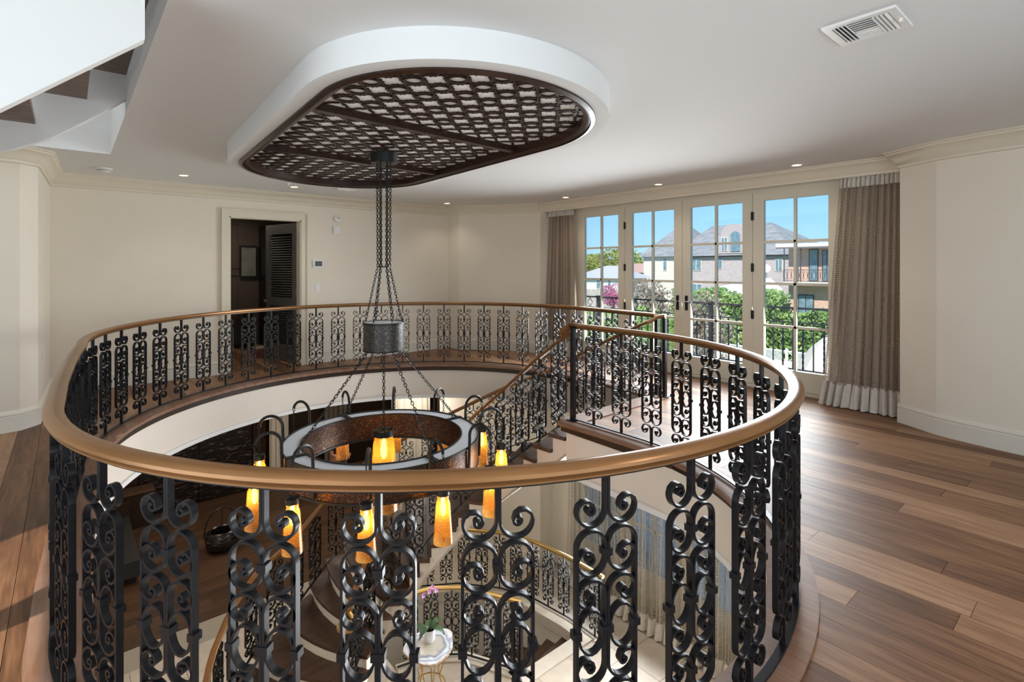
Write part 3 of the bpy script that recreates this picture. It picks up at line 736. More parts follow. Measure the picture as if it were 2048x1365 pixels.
for z in (DT, DB):
    mb = MB(); mb.lathe([(DRAD + .006, z - .022 if z == DT else z), (DRAD + .006, z if z == DT else z + .014), (DRAD - .006, z if z == DT else z + .014), (DRAD - .006, z - .022 if z == DT else z), (DRAD + .006, z - .022 if z == DT else z)], 40, caps=False); mb.build('drum_band', M_BLACK, drum, True)
RO, RI, RT_, RB = .89, .73, .035, -.215
mb = MB(); mb.lathe([(RO, RB), (RO, RT_), (RO - .006, RT_), (RO - .006, RB), (RO, RB)], 72, caps=False); ring = mb.build('ring_band', M_MICA, ch, True)
mb = MB(); mb.lathe([(RI, RB), (RI, RT_), (RI + .006, RT_), (RI + .006, RB), (RI, RB)], 72, caps=False); mb.build('ring_band', M_MICA, ch, True)
mb = MB(); mb.lathe([(RI + .004, RT_ - .004), (RO - .004, RT_ - .004), (RO - .004, RT_ - .012), (RI + .004, RT_ - .012), (RI + .004, RT_ - .004)], 72, caps=False); mb.build('ring_top', mat('frosted_top', (.62, .64, .68), .5), ch, True, label='pale frosted top of the ring')
mb = MB(); mb.lathe([(RI, RB + .004), (RO, RB + .004), (RO, RB - .004), (RI, RB - .004), (RI, RB + .004)], 72, caps=False); mb.build('ring_base', M_MICA, ch, True)
for r_ in (RO, RI):
    for z in (RB, RT_):
        mb = MB(); mb.lathe([(r_ + .007, z - .012), (r_ + .007, z + .006), (r_ - .007, z + .006), (r_ - .007, z - .012), (r_ + .007, z - .012)], 72, caps=False); mb.build('ring_edge', M_BLACK, ch, True)
for j in range(4):
    a_ = R_(2 + 90 * j); ca, sa = math.cos(a_), math.sin(a_); Mz = Matrix.Rotation(a_, 4, 'Z')
    mb = MB(); mb.box(RI - .01, RO + .012, -.022, .022, RT_ - .002, RT_ + .010, Mz); mb.tube([(.81 * ca + .02 * math.cos(q) * ca, .81 * sa + .02 * math.cos(q) * sa, RT_ + .03 + .022 * math.sin(q)) for q in [2 * math.pi * i / 10 for i in range(10)]], .005, 5, True); mb.build('strap', M_BLACK, ch)
    chain((.165 * ca, .165 * sa, DB), (.81 * ca, .81 * sa, RT_ + .045), .004, .040, .012).build('chain', M_BLACK, ch)
# glass lamp: cap, tapering amber jar, bulb with filament, its own light
CAPP = [(0, .012), (.030, .012), (.048, .006), (.050, -.030), (.044, -.036)]
cap = MB(); cap.lathe(CAPP + [(.0, -.036)], 18, caps=False)
for q in range(2): cap.box(-.055, .055, -.006, .006, .008, .016, Matrix.Rotation(R_(90 * q + 20), 4, 'Z'))
CAPM = cap.mesh('lamp_cap', M_BLACK, True)
jar = MB(); jar.lathe([(.040, -.030), (.045, -.050), (.043, -.065), (.054, -.095), (.062, -.2), (.070, -.31), (.076, -.40), (.073, -.40), (.066, -.31), (.058, -.2), (.050, -.095), (.039, -.065)], 22, caps=False)
JARM = jar.mesh('lamp_glass', M_AMBER, True)
bu = MB(); bu.lathe([(.0, -.045), (.010, -.055), (.012, -.08), (.024, -.12), (.021, -.17), (.009, -.195), (0, -.198)], 10, caps=False)
BULBM = bu.mesh('bulb', M_BULB, True)
for j in range(12):
    a_ = R_(-3 + 30 * j); Mz = Matrix.Rotation(a_, 4, 'Z'); P = []
    P += [(RO + .012, RB + .02), (RO + .016, RT_ - .02), (RO + .02, RT_ + .08)]
    P += [(RO + .125 - .105 * math.cos(R_(q)), RT_ + .115 + .105 * math.sin(R_(q))) for q in range(0, 166, 15)]
    pts = [Mz @ Vector((x_, 0, z_)) for x_, z_ in P]
    tipx, tipz = P[-1]
    mb = MB(); mb.tube(pts, .014, 6); mb.tube([Mz @ Vector((tipx + .016 * math.cos(q), 0, tipz - .016 + .016 * math.sin(q))) for q in [2 * math.pi * i / 8 for i in range(8)]], .004, 4, True); arm = mb.build('arm', M_BLACK, ch, True)
    tp = Mz @ Vector((tipx, 0, 0)); ct = -.105
    chain((tp.x, tp.y, tipz - .028), (tp.x, tp.y, ct + .015), .003, .030, .009).build('chain', M_BLACK, ch)
    lp = link('lamp', JARM, ch, (tp.x, tp.y, ct)); link('lamp_cap', CAPM, lp); link('bulb', BULBM, lp)
    l = lamp('lamp_light', 'POINT', (CH[0] + tp.x, CH[1] + tp.y, ct - .12), (0, 0, 0), 1.1, (1, .60, .22), shadow_soft_size=.03)
mb = MB(); mb.lathe([(.083, -.02), (.083, -.06), (.086, -.08), (.098, -.12), (.115, -.4), (.135, -.75), (.130, -.75), (.110, -.4), (.093, -.12), (.079, -.06)], 28, caps=False)
lp = mb.build('lamp', M_AMBER, ch, True); lp.location = (0, 0, .09)
mb = MB(); mb.lathe([(.092, .0), (.092, -.055), (.084, -.055), (.084, 0), (.092, 0)], 28, caps=False)
for q in range(2): mb.box(-.088, .088, -.011, .011, -.008, .004, Matrix.Rotation(R_(60 * q + 10), 4, 'Z'))
mb.build('lamp_cap', M_BLACK, lp, True); bo = link('bulb', BULBM, lp, (0, 0, -.02)); bo.scale = (1.3, 1.3, 1.3)
lamp('lamp_light', 'POINT', (CH[0], CH[1], -.12), (0, 0, 0), 2.5, (1, .55, .16), shadow_soft_size=.04)
chain((0, 0, DB), (0, 0, .10), .004, .040, .012).build('chain', M_BLACK, ch)

# ------------------------------------------------------------------ French doors
FX = 7.13
fw = tag(thing('window_1', 'cream four-leaf French doors with gridded panes opening to the terrace', 'French doors'), kind='structure')
mb = MB()
mb.box(7.085, 7.24, 6.56, 6.66, .035, 2.63); mb.box(7.085, 7.24, 2.22, 2.32, .035, 2.63); mb.box(7.085, 7.24, 2.22, 6.66, 2.63, 2.70); mb.box(7.06, 7.26, 2.22, 6.66, 0, .035)
mb.build('frame', M_CREAM, fw)
edges = [6.56, 5.43, 4.36, 3.29, 2.32]; glass = [(6.33, 5.57), (5.29, 4.50), (4.22, 3.43), (3.14, 2.36)]
GZ0, GZ1 = .29, 2.52
for q, ((ya, yb), (g1, g0)) in enumerate(zip(zip(edges[:-1], edges[1:]), glass)):
    mb = MB(); x0, x1 = FX - .03, FX + .03
    mb.box(x0, x1, g1, ya - .003, .04, 2.63); mb.box(x0, x1, yb + .003, g0, .04, 2.63); mb.box(x0, x1, g0, g1, .04, GZ0); mb.box(x0, x1, g0, g1, GZ1, 2.63)
    leaf = mb.build('door_leaf', M_CREAM, fw)
    ym = (g0 + g1) / 2; mu = MB(); mu.box(x0 + .008, x1 - .008, ym - .016, ym + .016, GZ0, GZ1); mu.build('muntin', M_CREAM, leaf)
    for r_ in range(1, 4):
        z = GZ0 + (GZ1 - GZ0) * r_ / 4; mu = MB(); mu.box(x0 + .008, x1 - .008, g0, g1, z - .016, z + .016); mu.build('muntin', M_CREAM, leaf)
    for r_ in range(4):
        for c_ in range(2):
            za, zb = GZ0 + (GZ1 - GZ0) * r_ / 4, GZ0 + (GZ1 - GZ0) * (r_ + 1) / 4; y0_, y1_ = (g0, ym) if c_ == 0 else (ym, g1)
            mp = MB(); mp.box(FX - .003, FX + .003, y0_, y1_, za, zb); mp.build('pane', M_PANE, leaf)
    if q in (1, 2):
        hy = yb if q == 2 else ya
        for z in (.98, 1.50 if False else 1.62, 2.32):
            hm = MB(); hm.box(x0 - .012, x0 + .005, hy - .018, hy + .018, z - .055, z + .055); hm.lathe([(.010, -.06), (.010, .06)], 8, (x0 - .012, hy, z)); hm.build('hinge', M_BLACK, leaf)
        ky = (4.36 + .075) if q == 1 else (4.36 - .075)
        hm = MB(); hm.box(x0 - .012, x0, ky - .022, ky + .022, .98, 1.19); hm.lathe([(.022, -.006), (.022, .006)], 12, (x0 - .006, ky, .98)); hm.lathe([(.022, -.006), (.022, .006)], 12, (x0 - .006, ky, 1.19))
        sg = 1 if q == 1 else -1
        hm.tube([(x0 - .01, ky, 1.10), (x0 - .06, ky, 1.10), (x0 - .066, ky + sg * .03, 1.103), (x0 - .066, ky + sg * .07, 1.098), (x0 - .062, ky + sg * .12, 1.10)], .009, 6); hm.build('handle', M_BLACK, leaf, True)

# ------------------------------------------------------------------ curtains
def curtain_mesh(pts_top, pts_bot, z1, z0, amp, folds, nz=14, nu=120, seed=0, flare=None, uvs=(1, 1)):
    """folded cloth between a top line and a bottom line (y0,y1) at x"""
    rr = random.Random(seed); ph = [rr.random() * 6.28 for _ in range(6)]
    v = []; f = []; uv = []
    for j in range(nz + 1):
        fz = j / nz; z = z1 + (z0 - z1) * fz
        for i in range(nu + 1):
            u = i / nu; y = (pts_top[1] + (pts_top[2] - pts_top[1]) * u) * (1 - fz) + (pts_bot[1] + (pts_bot[2] - pts_bot[1]) * u) * fz
            if flare: y += flare(fz, u)
            x0 = pts_top[0] * (1 - fz) + pts_bot[0] * fz
            a = amp * (.75 + .5 * fz); x_ = x0 + a * math.sin(2 * math.pi * folds * u + ph[0] + .5 * math.sin(9 * u + ph[1])) + .3 * a * math.sin(2 * math.pi * folds * 2.3 * u + ph[2] + fz)
            y += .35 * a * math.cos(2 * math.pi * folds * u + ph[0])
            v.append((x_, y, z)); uv.append((u * uvs[0], fz * uvs[1]))
    n = nu + 1
    for j in range(nz):
        for i in range(nu): f.append((j * n + i, j * n + i + 1, (j + 1) * n + i + 1, (j + 1) * n + i))
    return v, f, uv
def cloth(name, data, m, parent, **kw):
    v, f, uv = data; me = bpy.data.meshes.new(name); me.from_pydata(v, [], f); me.materials.append(m)
    ul = me.uv_layers.new(name='UVMap')
    for lp_ in me.loops: ul.data[lp_.index].uv = uv[lp_.vertex_index]
    me.polygons.foreach_set('use_smooth', [True] * len(f)); me.update()
    return link(name, me, parent, **kw)
def curtain(label, top, bot, zt, zh, zhem, zb, seed, folds, sheer=M_WEAVE, hem=M_LINEN, amp=.035, flare=None, uvs=(1.3, 2.6), heading=True):
    c = thing('curtain', label, 'curtain', (0, 0, 0))
    mix = lambda a, b, f: tuple(a[k] + (b[k] - a[k]) * f for k in range(3))
    fh = (zt - zh) / (zt - zb); fm = (zt - zhem) / (zt - zb)
    if heading: cloth('heading', curtain_mesh((top[0] - .035, top[1], top[2]), (top[0] - .04, *mix(top, bot, fh)[1:]), zt, zh, amp * .55, folds * 1.5, 3, 160, seed), hem, c)
    body_top, body_bot = mix(top, bot, fh * .8), mix(top, bot, fm)
    cloth('body', curtain_mesh(body_top, body_bot, zh + .02, zhem, amp, folds, 16, 150, seed + 1, flare, uvs), sheer, c)
    cloth('hem', curtain_mesh((body_bot[0] - .012, body_bot[1], body_bot[2]), (bot[0] - .05, bot[1] - .02, bot[2] + .02), zhem + .02, zb, amp * 1.25, folds, 5, 160, seed + 1), hem, c)
    return c
curtain('taupe open-weave curtain with linen hem pooling beside the right-hand wall', (6.96, 1.57, 2.18), (6.86, 1.57, 2.34), 2.72, 2.55, .26, .012, 5, 9, flare=lambda fz, u: .0)
curtain('taupe open-weave curtain flaring outward at the far end of the French doors', (6.98, 6.46, 7.10), (6.90, 6.27, 7.16), 2.72, 2.57, .26, .012, 9, 8, flare=lambda fz, u: .0)

# ------------------------------------------------------------------ doorway, louvred door and the dim hall behind it
cs_ = MB(); CASP = [(DX0 - .11, DX0, 0, DZ + .12), (DX1, DX1 + .11, 0, DZ + .12)]
for a, b, c, d in CASP: cs_.box(a, b, 8.845, 8.88, 0, DZ); cs_.box(a if a < 2 else b - .025, a + .025 if a < 2 else b, 8.826, 8.846, 0, DZ + .095)
cs_.box(DX0 - .11, DX1 + .11, 8.845, 8.88, DZ, DZ + .12); cs_.box(DX0 - .11, DX1 + .11, 8.826, 8.846, DZ + .095, DZ + .12)
cs_.box(DX0 - .005, DX0 + .02, 8.86, 9.03, 0, DZ); cs_.box(DX1 - .02, DX1 + .005, 8.86, 9.03, 0, DZ); cs_.box(DX0, DX1, 8.86, 9.03, DZ - .02, DZ + .005)
struct('trim_10', cs_, M_CREAM)
M_HALL = mottled('hall_panelling', (.075, .052, .036), (.10, .07, .05), 2, .6)
hl = MB(); hl.box(.9, 5.4, 11.9, 12.0, 0, CEILZ); hl.box(.8, .9, 9.02, 12, 0, CEILZ); hl.box(4.6, 4.7, 9.02, 12, 0, CEILZ); hl.box(.8, 4.7, 9.02, 12, 2.72, CEILZ)
struct('wall_hall', hl, M_HALL)
lamp('hall_fill', 'AREA', (2.4, 10.6, 2.68), (0, 0, 0), 9, (1, .84, .66), shape='SQUARE', size=.5)  # added fill that keeps the hall readable, no fixture here
hf = MB(); hf.box(.8, 4.7, 9.02, 12, -.05, -.012); hall_floor = struct('floor.003', hf, M_DARKWOOD)
xx = 1.5
while xx < 3.6:
    mb = MB(); mb.box(-.083, .083, -1.5, 1.5, -.012, 0); o = mb.build('plank', M_PLANK, hall_floor); o.location = (xx, 10.4, 0); xx += .17
def panel_box(o_, x0, x1, y_, z0, z1):
    m = MB()
    for a in ((x0, x0 + .05, z0 + .05, z1 - .05), (x1 - .05, x1, z0 + .05, z1 - .05), (x0, x1, z0, z0 + .05), (x0, x1, z1 - .05, z1)): m.box(a[0], a[1], y_ - .03, y_, a[2], a[3])
    return m.build(o_, M_HALL, None, kind='structure')
panel_box('trim_11', 2.05, 2.72, 11.9, 1.6, 2.55); panel_box('trim_12', 2.05, 2.72, 11.9, .35, 1.5)
pf = thing('picture_frame', 'small framed picture hanging on the dim hall wall', 'picture', (2.86, 11.85, 1.74))
m = MB()
for a in ((-.17, -.14, -.30, .30), (.14, .17, -.30, .30), (-.17, .17, -.33, -.30), (-.17, .17, .30, .33)): m.box(a[0], a[1], -.03, .02, a[2], a[3])
m.build('frame', M_BLACK, pf); m = MB(); m.box(-.14, .14, -.005, .015, -.30, .30); m.build('print', mottled('faded_print', (.14, .16, .13), (.25, .24, .19), 5, .6), pf)
cp = thing('hall_cabinet', 'tall black panelled cabinet standing in the dim hall', 'cabinet', (3.22, 11.6, 0))
m = MB(); m.box(-.16, .17, -.25, .25, .0, 2.48); m.build('body', M_BLACK, cp); m = MB(); m.box(-.15, -.005, -.27, -.25, .08, 2.42); m.build('door', M_BLACK, cp); m = MB(); m.box(.005, .16, -.27, -.25, .08, 2.42); m.build('door', M_BLACK, cp)
ap = thing('wall_art', 'narrow dark carved panel hanging beside the louvred door', 'wall art', (3.40, 11.8, 1.85)); m = MB(); m.box(.0, .10, -.03, .03, -.45, .45); m.build('panel', mottled('carved_panel', (.03, .02, .014), (.16, .11, .07), 12, .6, .4), ap)
for z_ in (-.3, -.05, .2): m = MB(); m.box(.015, .085, -.045, -.028, z_ - .08, z_ + .1); m.build('carving', mat('carving_tan', (.15, .10, .065), .6), ap)
dk = thing('hall_desk', 'small dark desk against the panelled hall wall', 'desk', (2.45, 11.5, 0)); m = MB(); m.box(-.45, .35, -.3, .3, .70, .75); m.build('top', M_DARKWOOD, dk)
for a in (-.42, .30):
    for b in (-.27, .25): m = MB(); m.box(a, a + .04, b, b + .04, 0, .70); m.build('leg', M_DARKWOOD, dk)
ld = tag(thing('door_1', 'dark louvred door standing open into the hall', 'door', (2.925, 9.03, 0), R_(-77)), kind='structure')   # leaf runs along -x before the turn
M_LOUV = mat('door_grey_paint', (.13, .12, .11), .5)
m = MB(); Wd = 1.0
m.box(-.14, 0, 0, .045, .01, DZ - .03); m.box(-Wd, -Wd + .13, 0, .045, .01, DZ - .03); m.box(-Wd + .13, -.14, 0, .045, .01, .28); m.box(-Wd + .13, -.14, 0, .045, DZ - .20, DZ - .03); m.box(-Wd + .13, -.14, 0, .045, .95, 1.10)
m.build('frame', M_LOUV, ld)
sl = MB(); sl.box(-Wd + .13, -.14, -.022, .022, -.004, .004, Matrix.Rotation(R_(38), 4, 'X')); SLAT = sl.mesh('slat', mat('slat_dark', (.05, .045, .04), .5))
z = .30
while z < DZ - .21:
    if not (.94 < z < 1.11): link('slat', SLAT, ld, (0, .022, z))
    z += .042
m = MB(); m.lathe([(.012, 0), (.012, .03), (.028, .045), (.028, .06), (0, .07)], 12); k_ = m.build('knob', M_STEEL, ld, True); k_.location = (-Wd + .06, 0, 1.02); k_.rotation_euler = (R_(90), 0, 0)
for z in (.3, 1.2, 2.15): m = MB(); m.box(-.035, .018, -.006, .0, z - .06, z + .06); m.build('hinge', M_STEEL, ld)
ob = thing('storage_box', 'small red and cream box on the hall floor beside the louvred door', 'box', (2.62, 10.1, 0)); m = MB(); m.box(-.11, .11, -.09, .09, 0, .16); m.build('body', mat('box_red', (.16, .035, .025), .6), ob); m = MB(); m.box(-.115, .115, -.095, .095, .16, .19); m.build('lid', mat('box_cream', (.4, .34, .26), .6), ob)

# ------------------------------------------------------------------ wall and ceiling fittings
sd = thing('smoke_alarm', 'round white smoke alarm high on the door wall', 'smoke alarm', (3.55, 8.87, 2.46)); m = MB(); m.lathe([(0, .035), (.05, .033), (.062, .02), (.065, 0)], 24); o = m.build('body', M_PLASTIC, sd, True); o.rotation_euler = (R_(90), 0, 0)
m = MB(); m.lathe([(0, .04), (.012, .039), (.012, .03)], 10, (.02, .02, 0)); m.lathe([(0, .038), (.005, .037), (.005, .03)], 8, (-.02, .025, 0)); o = m.build('sensor', M_SCREEN, sd); o.rotation_euler = (R_(90), 0, 0)
sp_ = thing('wall_speaker', 'square white sounder under the round smoke alarm', 'sounder', (3.54, 8.87, 2.265)); m = MB(); m.box(-.06, .06, -.025, 0, -.06, .06); m.build('body', M_PLASTIC, sp_); m = MB(); m.box(-.045, .045, -.032, -.025, -.045, .045); m.build('cover', M_WHITE, sp_)
th = thing('thermostat', 'white thermostat with grey screen right of the doorway', 'thermostat', (3.22, 8.87, 1.68)); m = MB(); m.box(-.085, .085, -.025, 0, -.065, .065); m.build('body', M_PLASTIC, th); m = MB(); m.box(-.055, .065, -.03, -.025, -.04, .045); m.build('screen', M_SCREEN, th)
def plate(name, label, cat, loc, rz, w=.075, h=.12, parts='rocker'):
    p = thing(name, label, cat, loc, rz); m = MB(); m.box(-w / 2, w / 2, -.007, 0, -h / 2, h / 2); m.build('plate', M_PLASTIC, p)
    if parts == 'rocker': m = MB(); m.box(-.016, .016, -.012, -.007, -.033, .033); m.build('rocker', M_WHITE, p)
    else:
        for s in (-.025, .025): m = MB(); m.box(-.015, .015, -.010, -.007, s - .014, s + .014); m.build('socket', M_WHITE, p)
plate('light_switch', 'white light switch below the thermostat', 'light switch', (3.22, 8.87, 1.28), 0)
plate('wall_outlet', 'white wall outlet low on the door wall seen through the railing', 'outlet', (.94, 8.87, .35), 0, parts='o')
plate('light_switch', 'white light switch on the narrow return wall at far left', 'light switch', (-.222, 7.75, .66), R_(90))
def downlight(x_, y_, label, on=True):
    d = thing('downlight', label, 'downlight', (x_, y_, CEILZ), 0, 'recessed ceiling downlights'); m = MB(); m.lathe([(.075, 0), (.075, -.006), (.052, -.004), (.05, 0)], 24); m.build('trim_ring', M_WHITE, d, True)
    m = MB(); m.lathe([(0, -.002), (.050, -.002)], 20, caps=True); m.build('lens', M_DOWN if on else M_PLASTIC, d)
    lamp('downlight_or_fill_beam', 'SPOT', (x_, y_, CEILZ - .02), (0, 0, 0), 9, (1, .88, .72), spot_size=R_(120), spot_blend=.8, shadow_soft_size=.06)
for x_, y_, lb in ((1.15, 8.0, 'recessed ceiling downlight left of the doorway'), (2.58, 8.08, 'recessed ceiling downlight in front of the doorway'), (5.45, 8.30, 'recessed ceiling downlight near the far curved corner'), (6.54, 6.26, 'recessed ceiling downlight above the far curtain'), (6.54, 4.40, 'recessed ceiling downlight above the middle of the French doors'), (6.54, 2.51, 'recessed ceiling downlight above the near French door leaf')): downlight(x_, y_, lb)
for x_, y_ in ((.7, .15), (2.4, .1), (4.2, -.9), (-.7, 1.5)): lamp('downlight_or_fill_beam', 'SPOT', (x_, y_, CEILZ - .02), (0, 0, 0), 30, (1, .88, .72), spot_size=R_(120), spot_blend=.8, shadow_soft_size=.06)  # added unseen spots without fixtures, brightening the near rail and floor
cd = thing('ceiling_detector', 'white ceiling smoke detector near the hanging stair', 'smoke detector', (.33, 8.06, CEILZ)); m = MB(); m.lathe([(.085, 0), (.085, -.012), (.07, -.018), (.062, -.04), (.03, -.048), (0, -.048)], 24); m.build('body', M_PLASTIC, cd, True); m = MB(); m.lathe([(.068, -.022), (.068, -.030)], 24); m.build('grille', M_SCREEN, cd)
sk = thing('sprinkler', 'small white sprinkler cover on the ceiling in front of the doorway', 'sprinkler', (2.40, 7.8, CEILZ)); m = MB(); m.lathe([(.04, 0), (.04, -.008), (.015, -.014), (.012, -.03), (.03, -.034), (0, -.036)], 16); m.build('body', M_PLASTIC, sk, True)
def vent(x_, y_, w, h, label, full=True):
    v = thing('air_vent', label, 'air vent', (x_, y_, CEILZ)); m = MB(); f = .035
    for a in ((-w / 2, w / 2, -h / 2, -h / 2 + f), (-w / 2, w / 2, h / 2 - f, h / 2), (-w / 2, -w / 2 + f, -h / 2 + f, h / 2 - f), (w / 2 - f, w / 2, -h / 2 + f, h / 2 - f)): m.box(a[0], a[1], a[2], a[3], -.012, 0)
    m.build('frame', M_PLASTIC, v); m = MB(); m.box(-w / 2 + .01, w / 2 - .01, -h / 2 + .01, h / 2 - .01, -.003, -.001); m.build('duct', M_SCREEN, v)
    n = 6; s3 = h / 3
    for j in range(7):                     # middle bank: slats across, facing either way
        yy = -s3 / 2 + s3 * (j + .5) / 7; 
    for j in range(9):
        xx_ = -w / 2 + f + (w - 2 * f) * (j + .5) / 9; m = MB(); m.box(-.0015, .0015, -s3 / 2, s3 / 2, -.012, .012, Matrix.Translation((xx_, 0, -.010)) @ Matrix.Rotation(R_(50 if j < 5 else -50), 4, 'Y')); m.build('slat', M_PLASTIC, v)
    for s in (-1, 1):
        for j in range(4):
            yy = s * (s3 / 2 + (h / 2 - f - s3 / 2) * (j + .5) / 4); m = MB(); m.box(-w / 2 + f, w / 2 - f, -.0015, .0015, -.011, .011, Matrix.Translation((0, yy, -.010)) @ Matrix.Rotation(R_(-48 * s), 4, 'X')); m.build('slat', M_PLASTIC, v)
    m = MB(); m.box(-.01, .01, h / 2 - .06 if False else -h / 2 + .008, -h / 2 + .02, -.03, -.01); m.build('lever', M_PLASTIC, v)
vent(3.03, .835, .30, .31, 'white louvred air vent in the ceiling at upper right')
vent(3.27, 7.85, .30, .16, 'small white air vent in the ceiling beside the lattice panel')

# ------------------------------------------------------------------ stair to the upper storey, hanging in the ceiling opening
sh = MB(); sh.box(.34, .46, 2.6, 7.1, CEILZ + .25, 5.2); sh.box(-2.5, .46, 7.0, 7.1, CEILZ + .25, 5.2); sh.box(-2.6, -2.5, 2.5, 7.1, CEILZ + .25, 5.2); sh.box(-2.6, .5, 2.5, 2.6, CEILZ + .25, 5.2); sh.box(-2.6, .5, 2.5, 7.1, 5.2, 5.3)
struct('wall_shaft', sh, M_WHITE)
us_ = thing('upper_stair', 'white hanging stair with open wooden treads rising through the ceiling at upper left', 'staircase')
def slab_y(mb, pts, y0, y1): 
    n = len(pts); vs = [(p[0], y0, p[1]) for p in pts] + [(p[0], y1, p[1]) for p in pts]
    mb.add(vs, [tuple(range(n)), tuple(range(2 * n - 1, n - 1, -1))] + [(i, n + i, n + (i + 1) % n, (i + 1) % n) for i in range(n)])
def zn(x_): return 2.2 + (x_ + .186) * .868 if x_ > -.25 else 2.1445 + (x_ + .25) * .80
m = MB(); xs = [-1.7, -1.2, -.8, -.5, -.25, -.05, .1, .24]
slab_y(m, [(x_, zn(x_)) for x_ in xs] + [(.24, 4.6), (-1.7, 4.6)], 2.62, 2.68); m.build('guard_wall', M_WHITE, us_)
fz = [(-1.6, 1.95), (-1.0, 2.19), (-.5, 2.38), (-.3, 2.45), (-.1, 2.56), (.1, 2.72), (.34, 2.93)]
m = MB(); slab_y(m, fz + [(p[0], p[1] + .36) for p in fz[::-1]], 5.02, 5.10); m.build('stringer', M_WHITE, us_)
for xr, zu in ((-1.32, 1.70), (-1.035, 1.935), (-.75, 2.17), (-.465, 2.41), (-.18, 2.645), (.105, 2.88), (.335, 3.117)):
    m = MB(); m.box(xr - .30, xr, 2.68, 5.02, zu, zu + .045); m.build('tread', M_UNDER, us_)
    
# ------------------------------------------------------------------ lower level: windows, sheers, furniture
lw1 = tag(thing('window_2', 'tall lower French windows behind the sheer curtains', 'French windows'), kind='structure')
m = MB(); m.box(7.09, 7.24, 6.45, 6.56, LOW + .05, -1.06); m.box(7.09, 7.24, 2.1, 2.2, LOW + .05, -1.06); m.box(7.09, 7.24, 2.1, 6.56, -1.06, -.95); m.box(7.06, 7.26, 2.1, 6.56, LOW, LOW + .05); m.build('frame', M_CREAM, lw1)
for q in range(4):
    y0_, y1_ = 2.2 + q * 1.06, 2.2 + (q + 1) * 1.06; m = MB(); m.box(7.10, 7.16, y0_, y0_ + .12, LOW + .05, -1.06); m.box(7.10, 7.16, y1_ - .12, y1_, LOW + .05, -1.06); m.box(7.10, 7.16, y0_ + .12, y1_ - .12, LOW + .05, LOW + .75); m.box(7.10, 7.16, y0_ + .12, y1_ - .12, -1.2, -1.06)
    lf = m.build('door_leaf', M_CREAM, lw1)
    for z in (-2.6, -1.9): mu = MB(); mu.box(7.11, 7.15, y0_ + .12, y1_ - .12, z - .015, z + .015); mu.build('muntin', M_CREAM, lf)
    mu = MB(); mu.box(7.11, 7.15, (y0_ + y1_) / 2 - .015, (y0_ + y1_) / 2 + .015, LOW + .75, -1.2); mu.build('muntin', M_CREAM, lf)
    mp = MB(); mp.box(7.127, 7.133, y0_ + .12, y1_ - .12, LOW + .75, -1.2); mp.build('pane', M_PANE, lf)
curtain('pale sheer curtain drawn across the lower windows beyond the stairwell', (6.93, 4.2, 6.5), (6.86, 4.2, 6.5), -.62, -.8, LOW + .22, LOW + .012, 21, 16, M_SHEER, M_LINEN, .045, None, (2.4, 3.2), False)
curtain('pale sheer curtain drawn across the lower windows nearest the landing', (6.93, 2.2, 4.2), (6.86, 2.2, 4.2), -.62, -.8, LOW + .22, LOW + .012, 23, 14, M_SHEER, M_LINEN, .045, None, (2.4, 3.2), False)
plate('light_switch', 'white switch plate on the lower curved corner wall', 'light switch', (6.62, 7.60, -2.70), R_(-62), .09, .13)

# far lower room: dark stone wall panels, frames, curtains
M_MARBLE = mat('black_veined_marble', (.012, .010, .010), .25)
v_ = mapping(M_MARBLE, 'Object', (1.2, 1, 5.5)); n_ = N(M_MARBLE, 'ShaderNodeTexNoise'); n_.inputs['Scale'].default_value = 3.2; n_.inputs['Detail'].default_value = 9; n_.inputs['Distortion'].default_value = 1.4; L(M_MARBLE, v_, n_.inputs['Vector'])
r_ = ramp(M_MARBLE, [(.50, (.010, .008, .008)), (.60, (.03, .022, .02)), (.66, (.16, .12, .10)), (.70, (.02, .016, .014)), (.9, (.012, .010, .010))], n_.outputs['Fac']); L(M_MARBLE, r_.outputs[0], bsdf(M_MARBLE).inputs['Base Color'])
wa = thing('marble_wall_panel', 'large black veined marble panel on the far lower wall', 'wall panel', (0, 14.40, 0))
for a, b in ((1.2, 2.36), (2.38, 3.54)): m = MB(); m.box(a, b, -.05, 0, LOW + .02, -.9); m.build('slab', M_MARBLE, wa)
for x0, x1, lb in ((.72, 1.18, 'dark wood pilaster left of the marble panel'), (3.56, 3.86, 'dark wood pilaster right of the marble panel')):
    p = thing('pilaster', lb, 'pilaster', ((x0 + x1) / 2, 14.36, LOW)); w = (x1 - x0) / 2; m = MB(); m.box(-w, w, -.06, .05, 0, 3.45); m.build('shaft', M_MAHOG, p); m = MB(); m.box(-w - .02, w + .02, -.09, .05, 0, .2); m.build('base', M_MAHOG, p)
def drape(label, x0, x1, y_, m_, seed):
    c = thing('curtain', label, 'curtain'); v, f, uv = curtain_mesh((0, x0, x1), (0, x0, x1), -.62, LOW + .02, .04, max(3, (x1 - x0) * 7), 4, 60, seed); v = [(b, y_ + a, z_) for a, b, z_ in v]; cloth('body', (v, f, uv), m_, c)
    m = MB(); m.tube([(x0 - .05, y_, -.66), (x1 + .05, y_, -.66)], .015, 6); m.build('rod', M_BLACK, c)
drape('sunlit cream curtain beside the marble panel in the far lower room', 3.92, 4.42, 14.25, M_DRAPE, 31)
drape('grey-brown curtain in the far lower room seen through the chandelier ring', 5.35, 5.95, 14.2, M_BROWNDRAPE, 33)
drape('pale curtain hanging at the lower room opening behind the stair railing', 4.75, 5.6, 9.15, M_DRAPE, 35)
lamp('lower_opening_fill', 'AREA', (5.1, 8.6, -.60), (0, 0, 0), 14, (1, .93, .84), shape='SQUARE', size=.5)  # added fill brightening the pale curtain
lamp('far_room_fill', 'AREA', (5.6, 11.6, -.75), (0, 0, 0), 45, (1, .90, .78), shape='RECTANGLE', size=3.0, size_y=.6)  # added overhead fill for the far lower room, no window here
